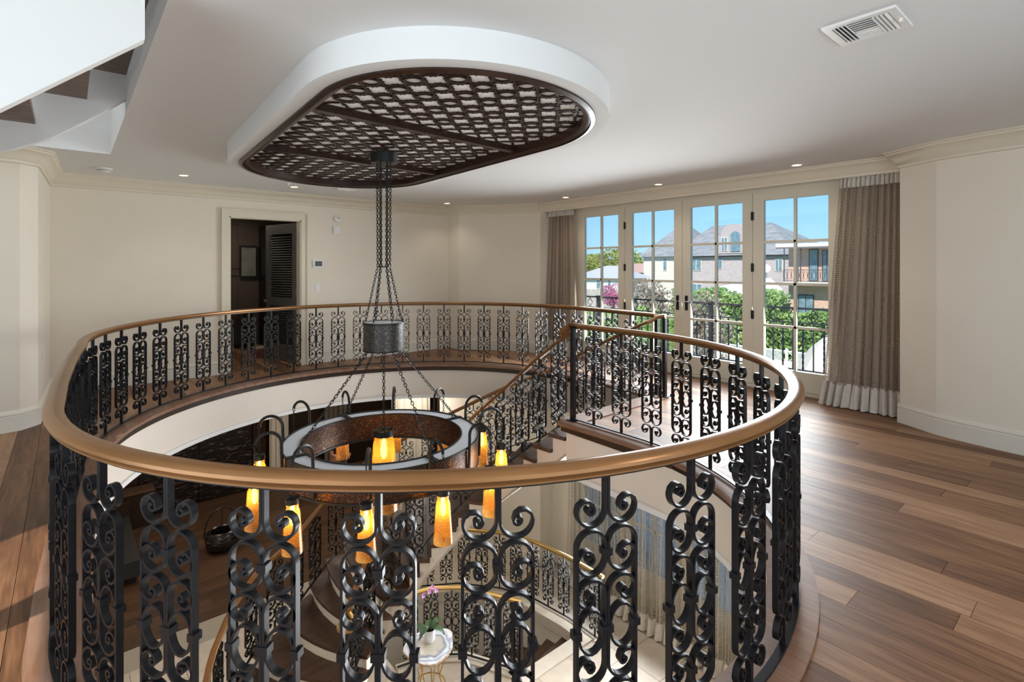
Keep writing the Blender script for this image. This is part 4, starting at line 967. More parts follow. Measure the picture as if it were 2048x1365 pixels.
lamp('lower_room_fill', 'AREA', (1.5, 11.6, -.60), (0, 0, 0), 34, (1, .88, .74), shape='SQUARE', size=1.2)  # added overhead fill for the dark left part of the lower room
lamp('lower_foyer_light', 'AREA', (-.9, 6.0, -.60), (0, 0, 0), 40, (1, .92, .82), shape='SQUARE', size=1.2)

# bench, firewood basket, console
bn = thing('upholstered_bench', 'long dark upholstered bench beside the lower room wall', 'bench', (.55, 12.75, LOW))
m = MB(); m.box(-.42, .42, -1.35, .90, .14, .42); m.build('seat', mottled('charcoal_cloth', (.03, .028, .027), (.045, .042, .04), 40, .9), bn)
bsdf(MATS['charcoal_cloth']).inputs['Specular IOR Level'].default_value = .1
m = MB(); m.box(-.44, -.34, -1.35, .90, .42, .78); m.build('backrest', MATS['charcoal_cloth'], bn); m = MB(); m.box(-.34, .43, .80, .92, .42, .70); m.build('armrest', M_DARKWOOD, bn)
for a in (-.36, .30):
    for b in (-1.28, .76): m = MB(); m.box(a, a + .06, b, b + .06, 0, .14); m.build('leg', M_BLACK, bn)
ls = thing('stone_sofa_table', 'low wood-topped console near the far marble panel', 'table', (.95, 14.0, LOW)); m = MB(); m.box(-.5, .5, -.2, .2, .74, .79); m.build('top', M_PLANKX, ls); m = MB(); m.box(-.46, .46, -.17, .17, 0, .74); m.build('body', M_DARKWOOD, ls)
bk = thing('round_basket', 'black veined stone pot with a tall hoop handle on the wood floor', 'pot', (2.35, 11.75, LOW))
m = MB(); m.lathe([(0, 0), (.20, 0), (.29, .10), (.31, .22), (.27, .34), (.22, .38), (.20, .36), (.24, .32), (.26, .2), (.0, .1)], 24, caps=False); m.build('bowl', M_MARBLE, bk, True)
m = MB(); m.tube([(.32 * math.cos(R_(q)), 0, .30 + .52 * math.sin(R_(q))) for q in range(0, 181, 10)], .012, 6); m.tube([(0, 0, .82), (0, 0, .36)], .008, 6); m.build('handle', M_BLACK, bk, True)
m = MB(); m.lathe([(.315, .28), (.325, .30), (.315, .32), (.305, .30), (.315, .28)], 24, caps=False); m.build('rim', M_BLACK, bk, True)

# agate table and orchid
at_ = thing('agate_side_table', 'agate slab side table on slim brass legs under the stair', 'table', (3.58, 5.86, LOW))
AZ = .73; rr = random.Random(4); npt = 30
rad = [.33 * (1 + .10 * math.sin(3 * 2 * math.pi * j / npt + 1) + .06 * math.sin(5 * 2 * math.pi * j / npt) + .05 * (rr.random() - .5)) for j in range(npt)]
def ring_xy(s): return [(rad[j] * s * math.cos(2 * math.pi * j / npt), rad[j] * s * .92 * math.sin(2 * math.pi * j / npt)) for j in range(npt)]
M_AGATE = mat('agate_face', (.5, .5, .52), .15); vv = mapping(M_AGATE, 'Object', (1, 1.08, 0)); ln1 = N(M_AGATE, 'ShaderNodeVectorMath', operation='LENGTH'); L(M_AGATE, vv, ln1.inputs[0]); nn = N(M_AGATE, 'ShaderNodeTexNoise'); nn.inputs['Scale'].default_value = 6; L(M_AGATE, vv, nn.inputs['Vector'])
md = N(M_AGATE, 'ShaderNodeMath', operation='MULTIPLY_ADD'); L(M_AGATE, nn.outputs['Fac'], md.inputs[0]); md.inputs[1].default_value = .18; L(M_AGATE, ln1.outputs['Value'], md.inputs[2])
rg_ = ramp(M_AGATE, [(.15, (.50, .45, .38)), (.26, (.55, .52, .47)), (.30, (.22, .25, .33)), (.34, (.72, .75, .82)), (.37, (.30, .36, .48)), (.41, (.78, .80, .85)), (.46, (.45, .36, .28))], md.outputs[0]); L(M_AGATE, rg_.outputs[0], bsdf(M_AGATE).inputs['Base Color'])
m = MB(); m.rings([[(p[0], p[1], AZ - .045) for p in ring_xy(.93)], [(p[0], p[1], AZ - .03) for p in ring_xy(.99)], [(p[0], p[1], AZ - .004) for p in ring_xy(1.0)]]); m.build('raw_edge', mottled('agate_rind', (.36, .24, .15), (.62, .47, .34), 25, .8, .5), at_)
m = MB(); m.prism(ring_xy(.985), AZ - .01, AZ); m.build('slab', M_AGATE, at_)
for j in range(7):
    a_ = 2 * math.pi * j / 7; m = MB(); m.tube([(.24 * math.cos(a_), .24 * math.sin(a_), AZ - .045), (.13 * math.cos(a_), .13 * math.sin(a_), .36), (.22 * math.cos(a_), .22 * math.sin(a_), .012)], .008, 6); m.build('leg', M_BRASS, at_, True)
for r0, z in ((.235, .012), (.20, .22)): m = MB(); m.tube([(r0 * math.cos(2 * math.pi * j / 24), r0 * math.sin(2 * math.pi * j / 24), z) for j in range(24)], .008, 6, True); m.build('hoop', M_BRASS, at_, True)
orc = thing('orchid', 'pink orchid in a white pot on the agate table', 'potted orchid', (3.62, 5.93, LOW + AZ))
m = MB(); m.lathe([(0, 0), (.055, 0), (.068, .03), (.075, .10), (.070, .16), (.064, .16), (.066, .10), (.0, .09)], 20, caps=False); m.build('pot', mat('white_ceramic', (.75, .76, .78), .25), orc, True)
m = MB(); m.lathe([(0, .13), (.064, .13)], 14); m.build('moss', mottled('moss', (.05, .06, .025), (.09, .09, .04), 30, .9), orc)
M_LEAF = mottled('orchid_leaf', (.02, .055, .018), (.035, .085, .028), 6, .35)
for a_, ln_, w in ((10, .24, .05), (70, .16, .045), (150, .22, .05), (200, .19, .045), (300, .20, .05)):
    m = MB(); vs = []; n = 7
    for i in range(n + 1):
        f = i / n; r0 = .02 + ln_ * f; z = .15 + .07 * math.sin(math.pi * f * .95) - .035 * f; hw2 = w * math.sin(math.pi * min(.97, .12 + f * .85)); vs.append([(r0, -hw2, z + .012), (r0, 0, z), (r0, hw2, z + .012), (r0, 0, z - .005)])
    m.rings(vs); o = m.build('leaf', M_LEAF, orc, True); o.rotation_euler = (0, 0, R_(a_))
st_ = []
for s, lean in ((0, .05), (1, -.02)):
    P_ = [(.01 * s, 0, .13), (.02 + lean * .3, .02, .35), (.03 + lean, .035, .55), (lean * 1.6 - .02, .05, .66 - .05 * s)]; m = MB(); m.tube(P_, .0045, 5); m.build('stem', mat('stem_green', (.06, .09, .035), .5), orc); st_.append(P_[-1])
M_PETAL = mat('orchid_petal', (.62, .28, .58), .5)
for bx, by, bz in [(st_[0][0], st_[0][1], st_[0][2]), (st_[0][0] - .05, .03, .64), (st_[1][0] - .01, .06, .60), (st_[0][0] + .035, .0, .635)]:
    m = MB()
    for j in range(5):
        a_ = 2 * math.pi * j / 5 + .3; c = Vector((0, 0, 0)); d = Vector((math.cos(a_) * .7, -.35, math.sin(a_))).normalized(); u = d.cross(Vector((0, 1, 0))).normalized(); rs = []
        for f, w in ((.1, .006), (.4, .017), (.75, .016), (1.0, .004)): q = d * .042 * f; rs.append([q + u * w, q + Vector((0, .003, 0)), q - u * w, q - Vector((0, .003, 0))])
        m.rings(rs)
    o = m.build('flower', M_PETAL, orc); o.location = (bx, by, bz)

# ------------------------------------------------------------------ person in the far lower room
pe = thing('person', 'person in dark clothes holding something, standing in the far lower room behind the chandelier', 'person', (4.95, 12.45, LOW), R_(-140))
def skin(name, joints, edges_, m_, sub=2):
    me = bpy.data.meshes.new(name); me.from_pydata([j[0] for j in joints], edges_, []); o = bpy.data.objects.new(name, me); COL.objects.link(o)
    md_ = o.modifiers.new('skin', 'SKIN')
    for j, sv in zip(joints, me.skin_vertices[0].data): sv.radius = (j[1], j[2] if len(j) > 2 else j[1])
    me.skin_vertices[0].data[0].use_root = True
    s2 = o.modifiers.new('sub', 'SUBSURF'); s2.levels = s2.render_levels = sub
    dg = bpy.context.evaluated_depsgraph_get(); ev = o.evaluated_get(dg); nm = bpy.data.meshes.new_from_object(ev); bpy.data.objects.remove(o)
    nm.materials.clear(); nm.materials.append(m_); nm.polygons.foreach_set('use_smooth', [True] * len(nm.polygons)); return nm
M_SKIN = mat('skin_tone', (.34, .16, .10), .5); M_CLOTH = mat('dark_clothes', (.010, .010, .013), .8); M_HAIR = mat('dark_hair', (.015, .01, .008), .6)
J = [((0, 0, .95), .145, .11), ((0, 0, 1.15), .135, .10), ((0, 0, 1.38), .165, .105), ((0, 0, 1.48), .07), ((0, .01, 1.56), .055), ((0, .02, 1.66), .078, .09), ((0, .01, 1.74), .06, .07),
     ((.19, 0, 1.42), .06), ((.25, .03, 1.16), .045), ((.16, .22, 1.06), .034), ((-.19, 0, 1.42), .06), ((-.25, .03, 1.16), .045), ((-.14, .23, 1.08), .034),
     ((.09, 0, .86), .09), ((.10, .02, .50), .06), ((.10, -.01, .09), .04), ((.10, .13, .04), .035), ((-.09, 0, .86), .09), ((-.10, .02, .50), .06), ((-.10, -.01, .09), .04), ((-.10, .13, .04), .035)]
Ed = [(0, 1), (1, 2), (2, 3), (3, 4), (4, 5), (5, 6), (2, 7), (7, 8), (8, 9), (2, 10), (10, 11), (11, 12), (0, 13), (13, 14), (14, 15), (15, 16), (0, 17), (17, 18), (18, 19), (19, 20)]
link('body', skin('body', J, Ed, M_SKIN), pe)
JC = [((0, 0, .95), .165, .13), ((0, 0, 1.15), .152, .118), ((0, 0, 1.38), .178, .12), ((0, 0, 1.47), .085, .085), ((.19, 0, 1.42), .078), ((.235, .02, 1.24), .066), ((-.19, 0, 1.42), .078), ((-.235, .02, 1.24), .066)]
link('shirt', skin('shirt', JC, [(0, 1), (1, 2), (2, 3), (2, 4), (4, 5), (2, 6), (6, 7)], M_CLOTH), pe)
JT = [((0, 0, .96), .155, .12), ((.09, 0, .86), .105), ((.10, .02, .50), .075), ((.10, -.01, .10), .06), ((-.09, 0, .86), .105), ((-.10, .02, .50), .075), ((-.10, -.01, .10), .06)]
link('trousers', skin('trousers', JT, [(0, 1), (1, 2), (2, 3), (0, 4), (4, 5), (5, 6)], M_CLOTH), pe)
for s in (1, -1):
    bx = .16 if s == 1 else -.14; bz = 1.06 if s == 1 else 1.08
    HJ = [((bx, .22, bz), .026, .020), ((bx - s * .015, .28, bz), .030, .016)]; HE = [(0, 1)]
    for fi in range(4):
        o0 = len(HJ); off = (fi - 1.5) * .016; lnf = (.85, 1.0, .95, .75)[fi]
        HJ += [((bx - s * .02 + off * .2, .30 + .02 * lnf, bz + off), .0085), ((bx - s * .035, .325 + .018 * lnf, bz + off - .012), .008), ((bx - s * .055, .325 + .005 * lnf, bz + off - .022), .007)]; HE += [(1, o0), (o0, o0 + 1), (o0 + 1, o0 + 2)]
    o0 = len(HJ); HJ += [((bx - s * .03, .265, bz + .03), .010), ((bx - s * .05, .295, bz + .035), .0085)]; HE += [(0, o0), (o0, o0 + 1)]
    link('hand', skin('hand', HJ, HE, M_SKIN, 1), pe)
m = MB(); m.lathe([(0, .10), (.05, .09), (.088, .04), (.092, -.02), (.085, -.06), (.07, -.02), (.06, .02)], 16, (0, .0, 1.70), caps=False); m.build('hair', M_HAIR, pe, True)
for s in (1, -1): m = MB(); m.lathe([(0, .008), (.008, .004), (.010, 0), (.008, -.004), (0, -.008)], 8); o = m.build('eye', mat('eye_white', (.5, .48, .45), .3), pe); o.location = (s * .032, .10, 1.675)
m = MB(); m.add([(-.012, .095, 1.645), (.012, .095, 1.645), (0, .125, 1.648), (0, .10, 1.685)], [(0, 1, 2), (0, 2, 3), (1, 3, 2), (0, 3, 1)]); m.build('nose', M_SKIN, pe)
m = MB(); m.box(-.022, .022, .098, .106, 1.612, 1.622); m.build('mouth', mat('lip', (.28, .09, .07), .5), pe)

# ------------------------------------------------------------------ outside
GZ = -4.35
M_GRASS = mottled('lawn', (.10, .17, .04), (.20, .26, .08), 3, .9)
M_PAVE = mottled('paving', (.50, .48, .45), (.60, .58, .55), 1, .8)
gm = MB(); gm.box(7.3, 22, -40, 90, GZ - .2, GZ); struct('floor.004', gm, M_PAVE)
gm = MB(); gm.box(22, 160, -60, 160, GZ - .2, GZ); struct('floor.005', gm, M_GRASS)
tf = MB(); tf.box(7.28, 8.62, 1.2, 8.6, -.16, -.02); struct('floor.006', tf, M_STONE)
tr = thing('terrace_railing', 'black terrace railing with quatrefoil frieze and twisted bars outside the French doors', 'railing', (8.42, 0, 0))
M_IRONX = mat('outdoor_iron', (.022, .030, .045), .45, .3)
for nm, z0, z1, w in (('top_rail', .985, 1.015, .030), ('frieze_rail', .772, .790, .012), ('bottom_rail', .06, .078, .014)): m = MB(); m.box(-w, w, 1.3, 8.5, z0, z1); m.build(nm, M_IRONX, tr)
bp = MB(); bp.box(-.008, .008, -.008, .008, .078, .772); PLAIN = bp.mesh('bar', M_IRONX)
rs = []
for j in range(25):
    a_ = R_(30 * j); z = .078 + .694 * j / 24; rs.append([(.015 * math.cos(a_ + math.pi / 2 * q), .015 * math.sin(a_ + math.pi / 2 * q), z) for q in range(4)])
bt = MB(); bt.rings(rs); TWIST = bt.mesh('twisted_bar', M_IRONX)
qf = MB(); pts = []
for q in range(4):
    a0 = 90 * q; cx_, cz_ = .034 * math.cos(R_(a0)), .034 * math.sin(R_(a0)) * 1.55
    for i in range(9): a_ = R_(a0 - 100 + 200 * i / 8); pts.append((0, cx_ + .026 * math.cos(a_), .888 + cz_ + .030 * math.sin(a_) * 1.2))
qf.tube(pts, .008, 5, True); qf.box(-.005, .005, -.005, .005, .79, .812); qf.box(-.005, .005, -.005, .005, .965, .985); QUAT = qf.mesh('quatrefoil', M_IRONX)
y = 1.547; k = 0
while y < 8.5:
    if k % 2 == 0: link('bar', PLAIN, tr, (0, y, 0)); link('quatrefoil', QUAT, tr, (0, y, 0))
    else: link('bar', TWIST, tr, (0, y, 0))
    y += .145; k += 1
for y in (1.4, 4.62, 7.12): m = MB(); m.box(-.03, .03, y - .03, y + .03, -.02, 1.0); m.box(-.045, .045, y - .045, y + .045, 1.0, 1.03); m.build('post', M_IRONX, tr)

M_FENCE = mat('white_vinyl', (.80, .82, .84), .5)
fe = thing('garden_fence', 'white vinyl fence with lattice top in front of the green hedge', 'fence', (26.7, 0, 0))
for q in range(9):
    y0 = -4 + q * 2.45; m = MB(); m.box(-.05, .05, y0 - .05, y0 + .05, GZ, -2.42); m.lathe([(.085, 0), (.085, .03), (0, .09)], 4, (0, y0, -2.42)); m.build('post', M_FENCE, fe)
    if q < 8:
        m = MB(); m.box(-.02, .02, y0 + .05, y0 + 2.40, GZ, -2.98); m.build('panel', M_FENCE, fe); m = MB(); m.box(-.03, .03, y0 + .05, y0 + 2.40, -2.52, -2.46); m.build('cap_rail', M_FENCE, fe)
        m = MB(); j = 0
        while j * .115 < 2.75:
            for s in (1, -1):
                a = y0 + .05 + j * .115; b = a - s * .46; 
                lo, hi = sorted((a, b)); 
                if lo < y0 + .03 or hi > y0 + 2.42: continue
                m.add([(-.008, a - .025, -2.98), (-.008, a + .025, -2.98), (-.008, b + .025, -2.52), (-.008, b - .025, -2.52), (.008, a - .025, -2.98), (.008, a + .025, -2.98), (.008, b + .025, -2.52), (.008, b - .025, -2.52)], [(0, 1, 2, 3), (7, 6, 5, 4), (0, 4, 5, 1), (1, 5, 6, 2), (2, 6, 7, 3), (3, 7, 4, 0)])
            j += 1
        m.build('lattice', M_FENCE, fe, kind='stuff')

def leaf_mat(name, c1, c2, c3):
    m = mat(name, c1, .6); v = mapping(m, 'Object', (1, 1, 1)); n = N(m, 'ShaderNodeTexNoise'); n.inputs['Scale'].default_value = .9; n.inputs['Detail'].default_value = 8; L(m, v, n.inputs['Vector'])
    r = ramp(m, [(.3, c1), (.5, c2), (.72, c3)], n.outputs['Fac']); L(m, r.outputs[0], bsdf(m).inputs['Base Color'])
    tl = N(m, 'ShaderNodeBsdfTranslucent'); L(m, r.outputs[0], tl.inputs[0]); ms = N(m, 'ShaderNodeMixShader'); ms.inputs[0].default_value = .35
    L(m, bsdf(m).outputs[0], ms.inputs[1]); L(m, tl.outputs[0], ms.inputs[2]); L(m, ms.outputs[0], m.node_tree.nodes['Material Output'].inputs[0]); return m
M_HEDGE = leaf_mat('hedge_leaves', (.20, .32, .12), (.34, .48, .17), (.52, .62, .28))
M_TREEY = leaf_mat('yellow_green_leaves', (.20, .27, .06), (.40, .42, .10), (.58, .55, .20))
M_DRY = leaf_mat('dry_leaves', (.20, .15, .11), (.42, .34, .27), (.66, .60, .50))
M_GREEN2 = leaf_mat('fresh_leaves', (.14, .27, .05), (.30, .46, .10), (.46, .58, .18))
M_PINK = leaf_mat('pink_blossom', (.40, .08, .20), (.62, .18, .36), (.72, .36, .50))
def leaves(n, sampler, size, seed):
    r = np.random.default_rng(seed); P = np.array([sampler(r) for _ in range(n)]); a = r.normal(size=(n, 3)); a /= np.linalg.norm(a, axis=1)[:, None]; b = r.normal(size=(n, 3)); b -= a * (a * b).sum(1)[:, None]; b /= np.linalg.norm(b, axis=1)[:, None]
    s = size * r.uniform(.6, 1.4, n)[:, None]
    V = np.stack([P - a * s, P + b * s * .45, P + a * s, P - b * s * .45], 1).reshape(-1, 3); F = np.arange(4 * n).reshape(n, 4)
    mb = MB(); mb.v = [tuple(p) for p in V]; mb.f = [tuple(int(i) for i in f) for f in F]; return mb
def shell(c, rad, lump=.35, seed=1):
    rr_ = random.Random(seed); lumps = [(rr_.uniform(-.6, .6) * rad[0], rr_.uniform(-.6, .6) * rad[1], rr_.uniform(-.5, .6) * rad[2], rr_.uniform(.4, .62)) for _ in range(9)]
    def f(r):
        l = lumps[r.integers(0, 9)]; d = r.normal(size=3); d /= np.linalg.norm(d); k = r.uniform(.55, 1.0) ** .5
        return (c[0] + l[0] + d[0] * rad[0] * l[3] * k, c[1] + l[1] + d[1] * rad[1] * l[3] * k, c[2] + l[2] + d[2] * rad[2] * l[3] * k)
    return f
def bush(name, label, cat, c, rad, n, size, m_, seed, trunk=True, group=None):
    t = thing(name, label, cat, (0, 0, 0), 0, group); leaves(n, shell(c, rad, seed=seed), size, seed).build('foliage', m_, t)
    if trunk:
        m = MB(); m.tube([(c[0], c[1], GZ), (c[0] + .1, c[1], c[2] - rad[2] * .4), (c[0], c[1] + .1, c[2] + rad[2] * .2)], [.05 * rad[1] + .05, .04 * rad[1] + .04, .02], 6); m.build('trunk', mat('bark', (.10, .07, .05), .9), t)
    return t
hd = thing('hedge', 'tall clipped green hedge behind the white garden fence', 'hedge')
def hs(r):
    u = r.uniform(0, 1); y = 7.5 + 10.6 * u
    tp = 4.25 if y > 11.7 else 3.35
    if r.uniform() < .72: return (28.3 + r.uniform(0, .35) + .12 * math.sin(y * 3), y, GZ + .3 + (tp + .16 * math.sin(y * 2.1)) * r.uniform(0, 1))
    return (28.3 + r.uniform(0, 1.6), y, tp - 4.30 + .18 * math.sin(y * 2.1) + r.uniform(-.25, .28))
leaves(15000, hs, .12, 5).build('foliage', M_HEDGE, hd)
m = MB(); m.box(28.75, 29.9, 11.8, 18.1, GZ, -.35); m.box(28.75, 29.9, 7.5, 11.8, GZ, -1.25); m.build('branches', mat('hedge_core', (.035, .07, .02), .9), hd)
bush('dry_shrub', 'pale dry twiggy shrub beside the terrace railing', 'shrub', (16.2, 9.0, -.45), (1.0, 1.1, 1.25), 3000, .075, M_DRY, 11)
bush('dry_shrub', 'brownish shrub in front of the cream tower house', 'shrub', (24.0, 16.6, -.3), (1.3, 1.8, 1.3), 2200, .10, M_DRY, 13)
bush('green_shrub', 'bright green shrub below the brownish shrub', 'shrub', (19.5, 13.2, -1.1), (1.3, 2.2, 1.2), 2400, .09, M_GREEN2, 15)
bush('green_shrub', 'low green shrub near the far terrace post', 'shrub', (17.5, 14.8, -1.2), (1.0, 1.5, .9), 1600, .09, M_GREEN2, 17)
bush('green_shrub', 'yellow-green shrub between the dry shrub and the hedge', 'shrub', (22.0, 12.6, -.9), (1.2, 1.4, 1.2), 1800, .09, M_GREEN2, 18)
bush('flowering_shrub', 'pink flowering shrub in front of the small white house', 'shrub', (30.5, 24.4, -.55), (.9, .95, 1.0), 2200, .07, M_PINK, 19)
for q, (c, rad, lb) in enumerate([((74, 66.3, 1.15), (4, 6, 3.7), 'yellow-green tree at the far left of the garden view'), ((79, 61.5, 1.6), (4, 5.3, 3.5), 'yellow-green tree above the small white house'), ((73, 53.0, 1.0), (3.6, 4.3, 3.6), 'yellow-green tree left of the cream tower'), ((82, 74.5, .7), (4, 5.4, 3.8), 'yellow-green tree beyond the outermost French door pane')]):
    bush('garden_tree', lb, 'tree', c, rad, 2600, .30, M_TREEY, 23 + q, group='trees behind the small houses')

# houses
def brick(name, c1, c2, mortar, sc):
    m = mat(name, c1, .8); t = N(m, 'ShaderNodeTexCoord'); sp_2 = N(m, 'ShaderNodeSeparateXYZ'); L(m, t.outputs['Object'], sp_2.inputs[0]); cm = N(m, 'ShaderNodeCombineXYZ'); ad = N(m, 'ShaderNodeMath', operation='ADD'); L(m, sp_2.outputs['X'], ad.inputs[0]); L(m, sp_2.outputs['Y'], ad.inputs[1]); L(m, ad.outputs[0], cm.inputs[0]); L(m, sp_2.outputs['Z'], cm.inputs[1])
    b = N(m, 'ShaderNodeTexBrick'); b.inputs['Color1'].default_value = (*c1, 1); b.inputs['Color2'].default_value = (*c2, 1); b.inputs['Mortar'].default_value = (*mortar, 1); b.inputs['Scale'].default_value = sc; b.inputs['Mortar Size'].default_value = .012
    L(m, cm.outputs[0], b.inputs['Vector']); L(m, b.outputs['Color'], bsdf(m).inputs['Base Color']); return m
M_BRICKG = brick('greyish_brick', (.40, .335, .35), (.48, .41, .42), (.50, .45, .45), 2.2)
M_BRICKR = brick('tan_red_brick', (.52, .32, .26), (.60, .39, .31), (.66, .52, .45), 2.4)
M_SLATE = brick('slate_roof', (.20, .205, .215), (.30, .30, .305), (.14, .145, .15), 1.1)
M_STUC = mat('pale_stucco', (.62, .57, .52), .8); M_ROOFW = mat('pale_roof', (.42, .42, .43), .8); M_TERRA = mat('terracotta_roof', (.48, .30, .25), .8)
def hip(mb, x0, x1, y0, y1, z0, z1, ry0, ry1, rx): mb.add([(x0, y0, z0), (x1, y0, z0), (x1, y1, z0), (x0, y1, z0), (rx, ry0, z1), (rx, ry1, z1)], [(0, 3, 5, 4), (1, 4, 5, 2), (0, 4, 1), (3, 2, 5), (0, 1, 2, 3)])
def hwin(par, x_, y0, y1, z0, z1, m_frame=M_STUC, bars=1):
    m = MB(); m.box(x_ - .06, x_ + .02, y0, y1, z0, z1); w = m.build('window', m_frame, par); t = .07
    m = MB(); m.box(x_ - .08, x_ - .055, y0 + t, y1 - t, z0 + t, z1 - t); m.build('pane', M_DGLASS, w)
    for b in range(bars): yy = y0 + (y1 - y0) * (b + 1) / (bars + 1); m = MB(); m.box(x_ - .095, x_ - .075, yy - .03, yy + .03, z0 + t, z1 - t); m.build('muntin', m_frame, w)
hA = thing('brick_house', 'large pale greyish brick house with slate hip roof and arched dormer', 'house', (52, 0, GZ))
D_ = lambda z: z - GZ
m = MB(); m.box(0, 14, 20.6, 33.0, 0, D_(2.85)); m.build('wall', M_BRICKG, hA)
m = MB(); m.box(-.6, 9, 32.6, 36.6, 0, D_(2.85)); m.build('tower', M_STUC, hA)
m = MB(); hip(m, -.5, 15, 20.0, 33.4, D_(2.80), D_(6.4), 24.6, 31.4, 5.5); m.build('roof', M_SLATE, hA)
m = MB(); hip(m, -1.1, 9.5, 30.8, 37.2, D_(2.80), D_(6.9), 33.9, 34.1, 4.0); m.build('roof', M_SLATE, hA)
m = MB(); poly = [(27.6, D_(3.0)), (27.6, D_(4.9))] + [(26.0 + 1.25 * math.cos(R_(q)), D_(4.9) + 1.15 * math.sin(R_(q))) for q in range(0, 181, 15)][::-1] + [(24.4, D_(4.9)), (24.4, D_(3.0))]
n = len(poly); m.add([(-.3, a, b) for a, b in poly] + [(4, a, b) for a, b in poly], [tuple(range(n)), tuple(range(2 * n - 1, n - 1, -1))] + [(i, n + i, n + (i + 1) % n, (i + 1) % n) for i in range(n)]); dm = m.build('dormer', mat('dormer_pink', (.42, .355, .36), .8), hA)
hwin(dm, -.3, 26.5, 27.2, D_(3.25), D_(4.7)); 
m = MB(); poly = [(25.3, D_(3.2)), (25.3, D_(4.7))] + [(25.75 + .45 * math.cos(R_(q)), D_(4.7) + .55 * math.sin(R_(q))) for q in range(0, 181, 20)] + [(26.2, D_(3.2))]
poly = [(26.2, D_(3.2)), (26.2, D_(4.7))] + [(25.7 + .5 * math.cos(R_(q)), D_(4.7) + .55 * math.sin(R_(q))) for q in range(0, 181, 20)] + [(25.2, D_(3.2))]
n = len(poly); m.add([(-.38, a, b) for a, b in poly] + [(-.3, a, b) for a, b in poly], [tuple(range(n)), tuple(range(2 * n - 1, n - 1, -1))] + [(i, n + i, n + (i + 1) % n, (i + 1) % n) for i in range(n)]); m.build('arched_window', M_DGLASS, dm)
for y0, y1, z0, z1, b in ((29.6, 30.8, 1.2, 2.55, 1), (27.2, 27.75, 1.4, 2.7, 0), (21.2, 21.9, 1.2, 2.4, 1), (29.5, 30.7, -1.4, -.2, 1)): hwin(hA, 0, y0, y1, D_(z0), D_(z1), M_STUC, b)
for y0, y1 in ((33.45, 33.95), (34.95, 35.5)): hwin(hA, -.6, y0, y1, D_(1.2), D_(2.55), M_STUC, 0)
m = MB(); m.box(-.2, 0, 20.3, 33.2, D_(2.66), D_(2.82)); m.build('gutter', mat('dark_gutter', (.16, .13, .13), .6), hA)
m = MB(); m.box(-.06, 0, 20.6, 33.0, D_(-.05), D_(.05)); m.build('string_course', M_STUC, hA)
hB = thing('brick_house', 'tan red brick house with flat white roof and iron balcony at the right', 'house', (42, 0, GZ))
m = MB(); m.box(0, 8, 11.5, 16.7, 0, D_(3.05)); m.build('wall', M_BRICKR, hB)
m = MB(); m.box(-1.3, 8.3, 11.2, 17.1, D_(3.05), D_(3.35)); m.build('roof', M_FENCE, hB); m = MB(); m.box(-1.32, -1.2, 11.2, 17.1, D_(2.98), D_(3.10)); m.build('gutter', MATS['dark_gutter'], hB)
m = MB(); m.box(-1.2, 0, 11.5, 16.6, D_(.38), D_(.52)); m.build('balcony_slab', M_STUC, hB)
for y0, y1, z0, z1, b in ((14.6, 15.25, .55, 2.95, 0), (13.7, 14.35, .55, 2.85, 1), (14.9, 16.0, -2.6, -.45, 1)): hwin(hB, 0, y0, y1, D_(z0), D_(z1), mat('dark_frame', (.06, .05, .05), .5), b)
for y in (16.55, 15.4, 13.0): m = MB(); m.tube([(-1.15, y, D_(.52)), (-1.15, y, D_(3.05))], .035, 6); m.build('post', MATS['dark_frame'], hB)
m = MB()
for z in (1.40, .58): m.box(-1.2, -1.17, 11.6, 16.6, D_(z) - .02, D_(z) + .02)
y = 11.7
while y < 16.6:
    m.tube([(-1.185, y + .12 * math.cos(R_(q)), D_(1.0) + .3 * math.sin(R_(q))) for q in range(0, 360, 40)], .012, 4, True); m.tube([(-1.185, y + .14, D_(.58)), (-1.185, y + .14, D_(1.4))], .012, 4); y += .28
m.build('balcony_railing', MATS['dark_frame'], hB)
hC = thing('small_house', 'small white house with pale hip roof at the far left of the view', 'house', (45, 0, GZ))
m = MB(); m.box(0, 4.6, 34.9, 41.5, 0, D_(.42)); m.build('wall', mat('white_siding', (.76, .78, .80), .8), hC); m = MB(); hip(m, -.5, 5.1, 34.3, 42, D_(.38), D_(1.75), 37.2, 38.8, 2.3); m.build('roof', M_ROOFW, hC); m = MB(); m.box(-.08, 0, 34.9, 41.5, 0, D_(-.9)); m.build('stone_base', mottled('stone_base', (.38, .34, .32), (.52, .47, .44), 6, .9), hC)
for y0, y1 in ((37.7, 38.3), (36.2, 36.7), (40.2, 40.7)): hwin(hC, 0, y0, y1, D_(-.85), D_(.2), M_FENCE, 0)
hD = thing('small_house', 'low house with terracotta roof behind the small white house', 'house', (56, 0, GZ)); m = MB(); m.box(0, 8, 39.5, 46.5, 0, D_(.9)); m.build('wall', M_STUC, hD); m = MB(); hip(m, -.5, 8.5, 39, 47, D_(.88), D_(2.1), 42, 44.6, 4); m.build('roof', M_TERRA, hD)
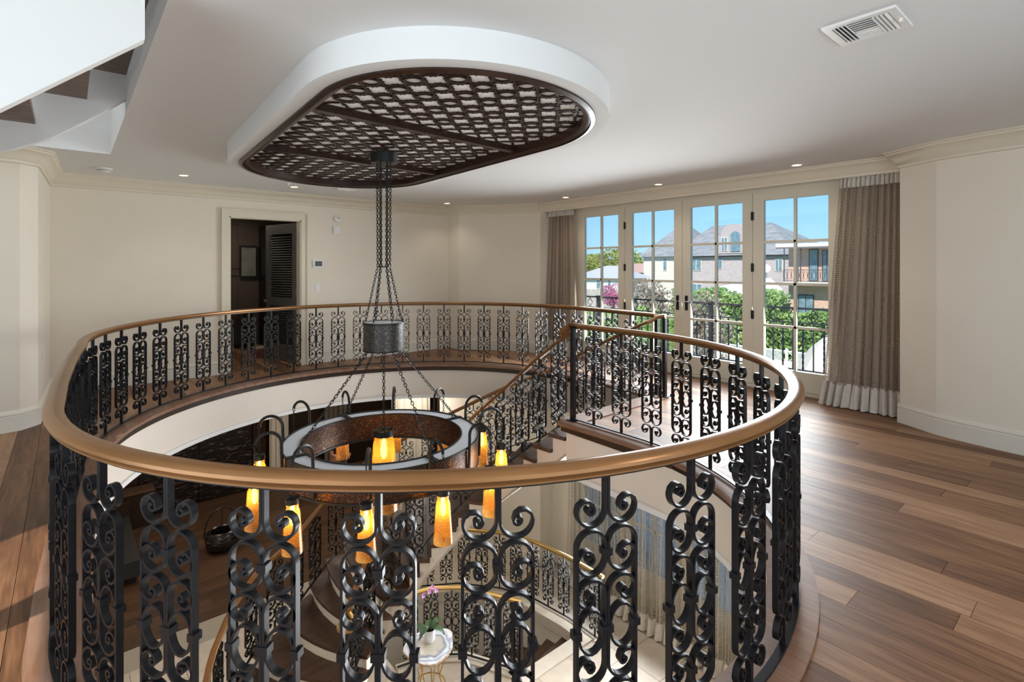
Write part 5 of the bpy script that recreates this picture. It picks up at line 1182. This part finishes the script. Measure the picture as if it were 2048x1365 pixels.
gt = thing('canvas_canopy', 'wide white canvas canopy roof rising above the hedge', 'canopy', (38, 0, GZ)); m = MB(); m.add([(-1.5, 22, D_(-.42)), (-1.5, 18.2, D_(.05)), (-1.5, 14.9, D_(.12)), (2, 22, D_(-.2)), (2, 18.2, D_(.72)), (2, 17.2, D_(.80)), (-1.5, 22, D_(-.6)), (-1.5, 18.2, D_(-.5)), (-1.5, 14.9, D_(-.45)), (2, 22, D_(-.6)), (2, 18.2, D_(-.5)), (2, 17.2, D_(-.45))], [(0, 1, 4, 3), (1, 2, 5, 4), (0, 6, 7, 1), (1, 7, 8, 2), (3, 4, 10, 9), (4, 5, 11, 10), (0, 3, 9, 6), (2, 8, 11, 5), (6, 9, 10, 7), (7, 10, 11, 8)]); m.build('cover', mat('canvas_white', (.76, .74, .72), .9), gt)
for y in (21.6, 18.2, 15.2): m = MB(); m.tube([(-1.3, y, 0), (-1.3, y, D_(-.5))], .05, 6); m.build('post', M_FENCE, gt)
dsh = thing('satellite_dish', 'white satellite dish standing in front of the greyish brick house', 'satellite dish', (41.6, 18.25, 1.45)); m = MB(); m.lathe([(0, 0), (.2, .03), (.36, .10), (.36, .12), (.2, .05), (0, .02)], 18, caps=False); o = m.build('reflector', M_FENCE, dsh, True); o.rotation_euler = (0, R_(-60), R_(25)); m = MB(); m.tube([(.06, 0, .02), (.12, 0, -.3), (.12, 0, GZ - 1.45)], .03, 6); m.build('mast', M_STEEL, dsh)
ub = thing('garden_parasol', 'closed beige garden parasol canopy beyond the terrace railing', 'parasol', (13.0, 4.35, GZ)); m = MB(); rs = []
for r0, z in ((1.15, 2.75), (.95, 3.15), (.62, 3.65), (.30, 4.15), (.05, 4.4)): rs.append([(r0 * (1 + .06 * (j % 2)) * math.cos(2 * math.pi * j / 16), r0 * (1 + .06 * (j % 2)) * math.sin(2 * math.pi * j / 16), z) for j in range(16)])
m.rings(rs, True, False); m.build('canopy', mat('beige_canvas', (.60, .54, .46), .9), ub); m = MB(); m.tube([(0, 0, 0), (0, 0, 4.45)], .03, 8); m.build('pole', M_STEEL, ub); m = MB(); m.lathe([(.35, 0), (.35, .08), (.05, .10)], 16); m.build('base', M_PAVE, ub)
ul_ = thing('utility_line', 'overhead utility wires crossing the sky above the small white house', 'utility line', (52, 73, GZ))
m = MB(); m.tube([(0, 0, 0), (0, 0, 11)], [.14, .10], 8); m.build('pole', mat('pole_wood', (.12, .09, .07), .9), ul_)
for z0, z1 in ((6.85, 10.4), (6.55, 9.5)): m = MB(); m.tube([(-.7 + .7 * j / 12, -36.4 + 36.4 * j / 12, z0 + (z1 - z0) * j / 12 - 1.0 * (j / 12) * (1 - j / 12)) for j in range(13)], .018, 4); m.build('wire', M_IRONX, ul_)
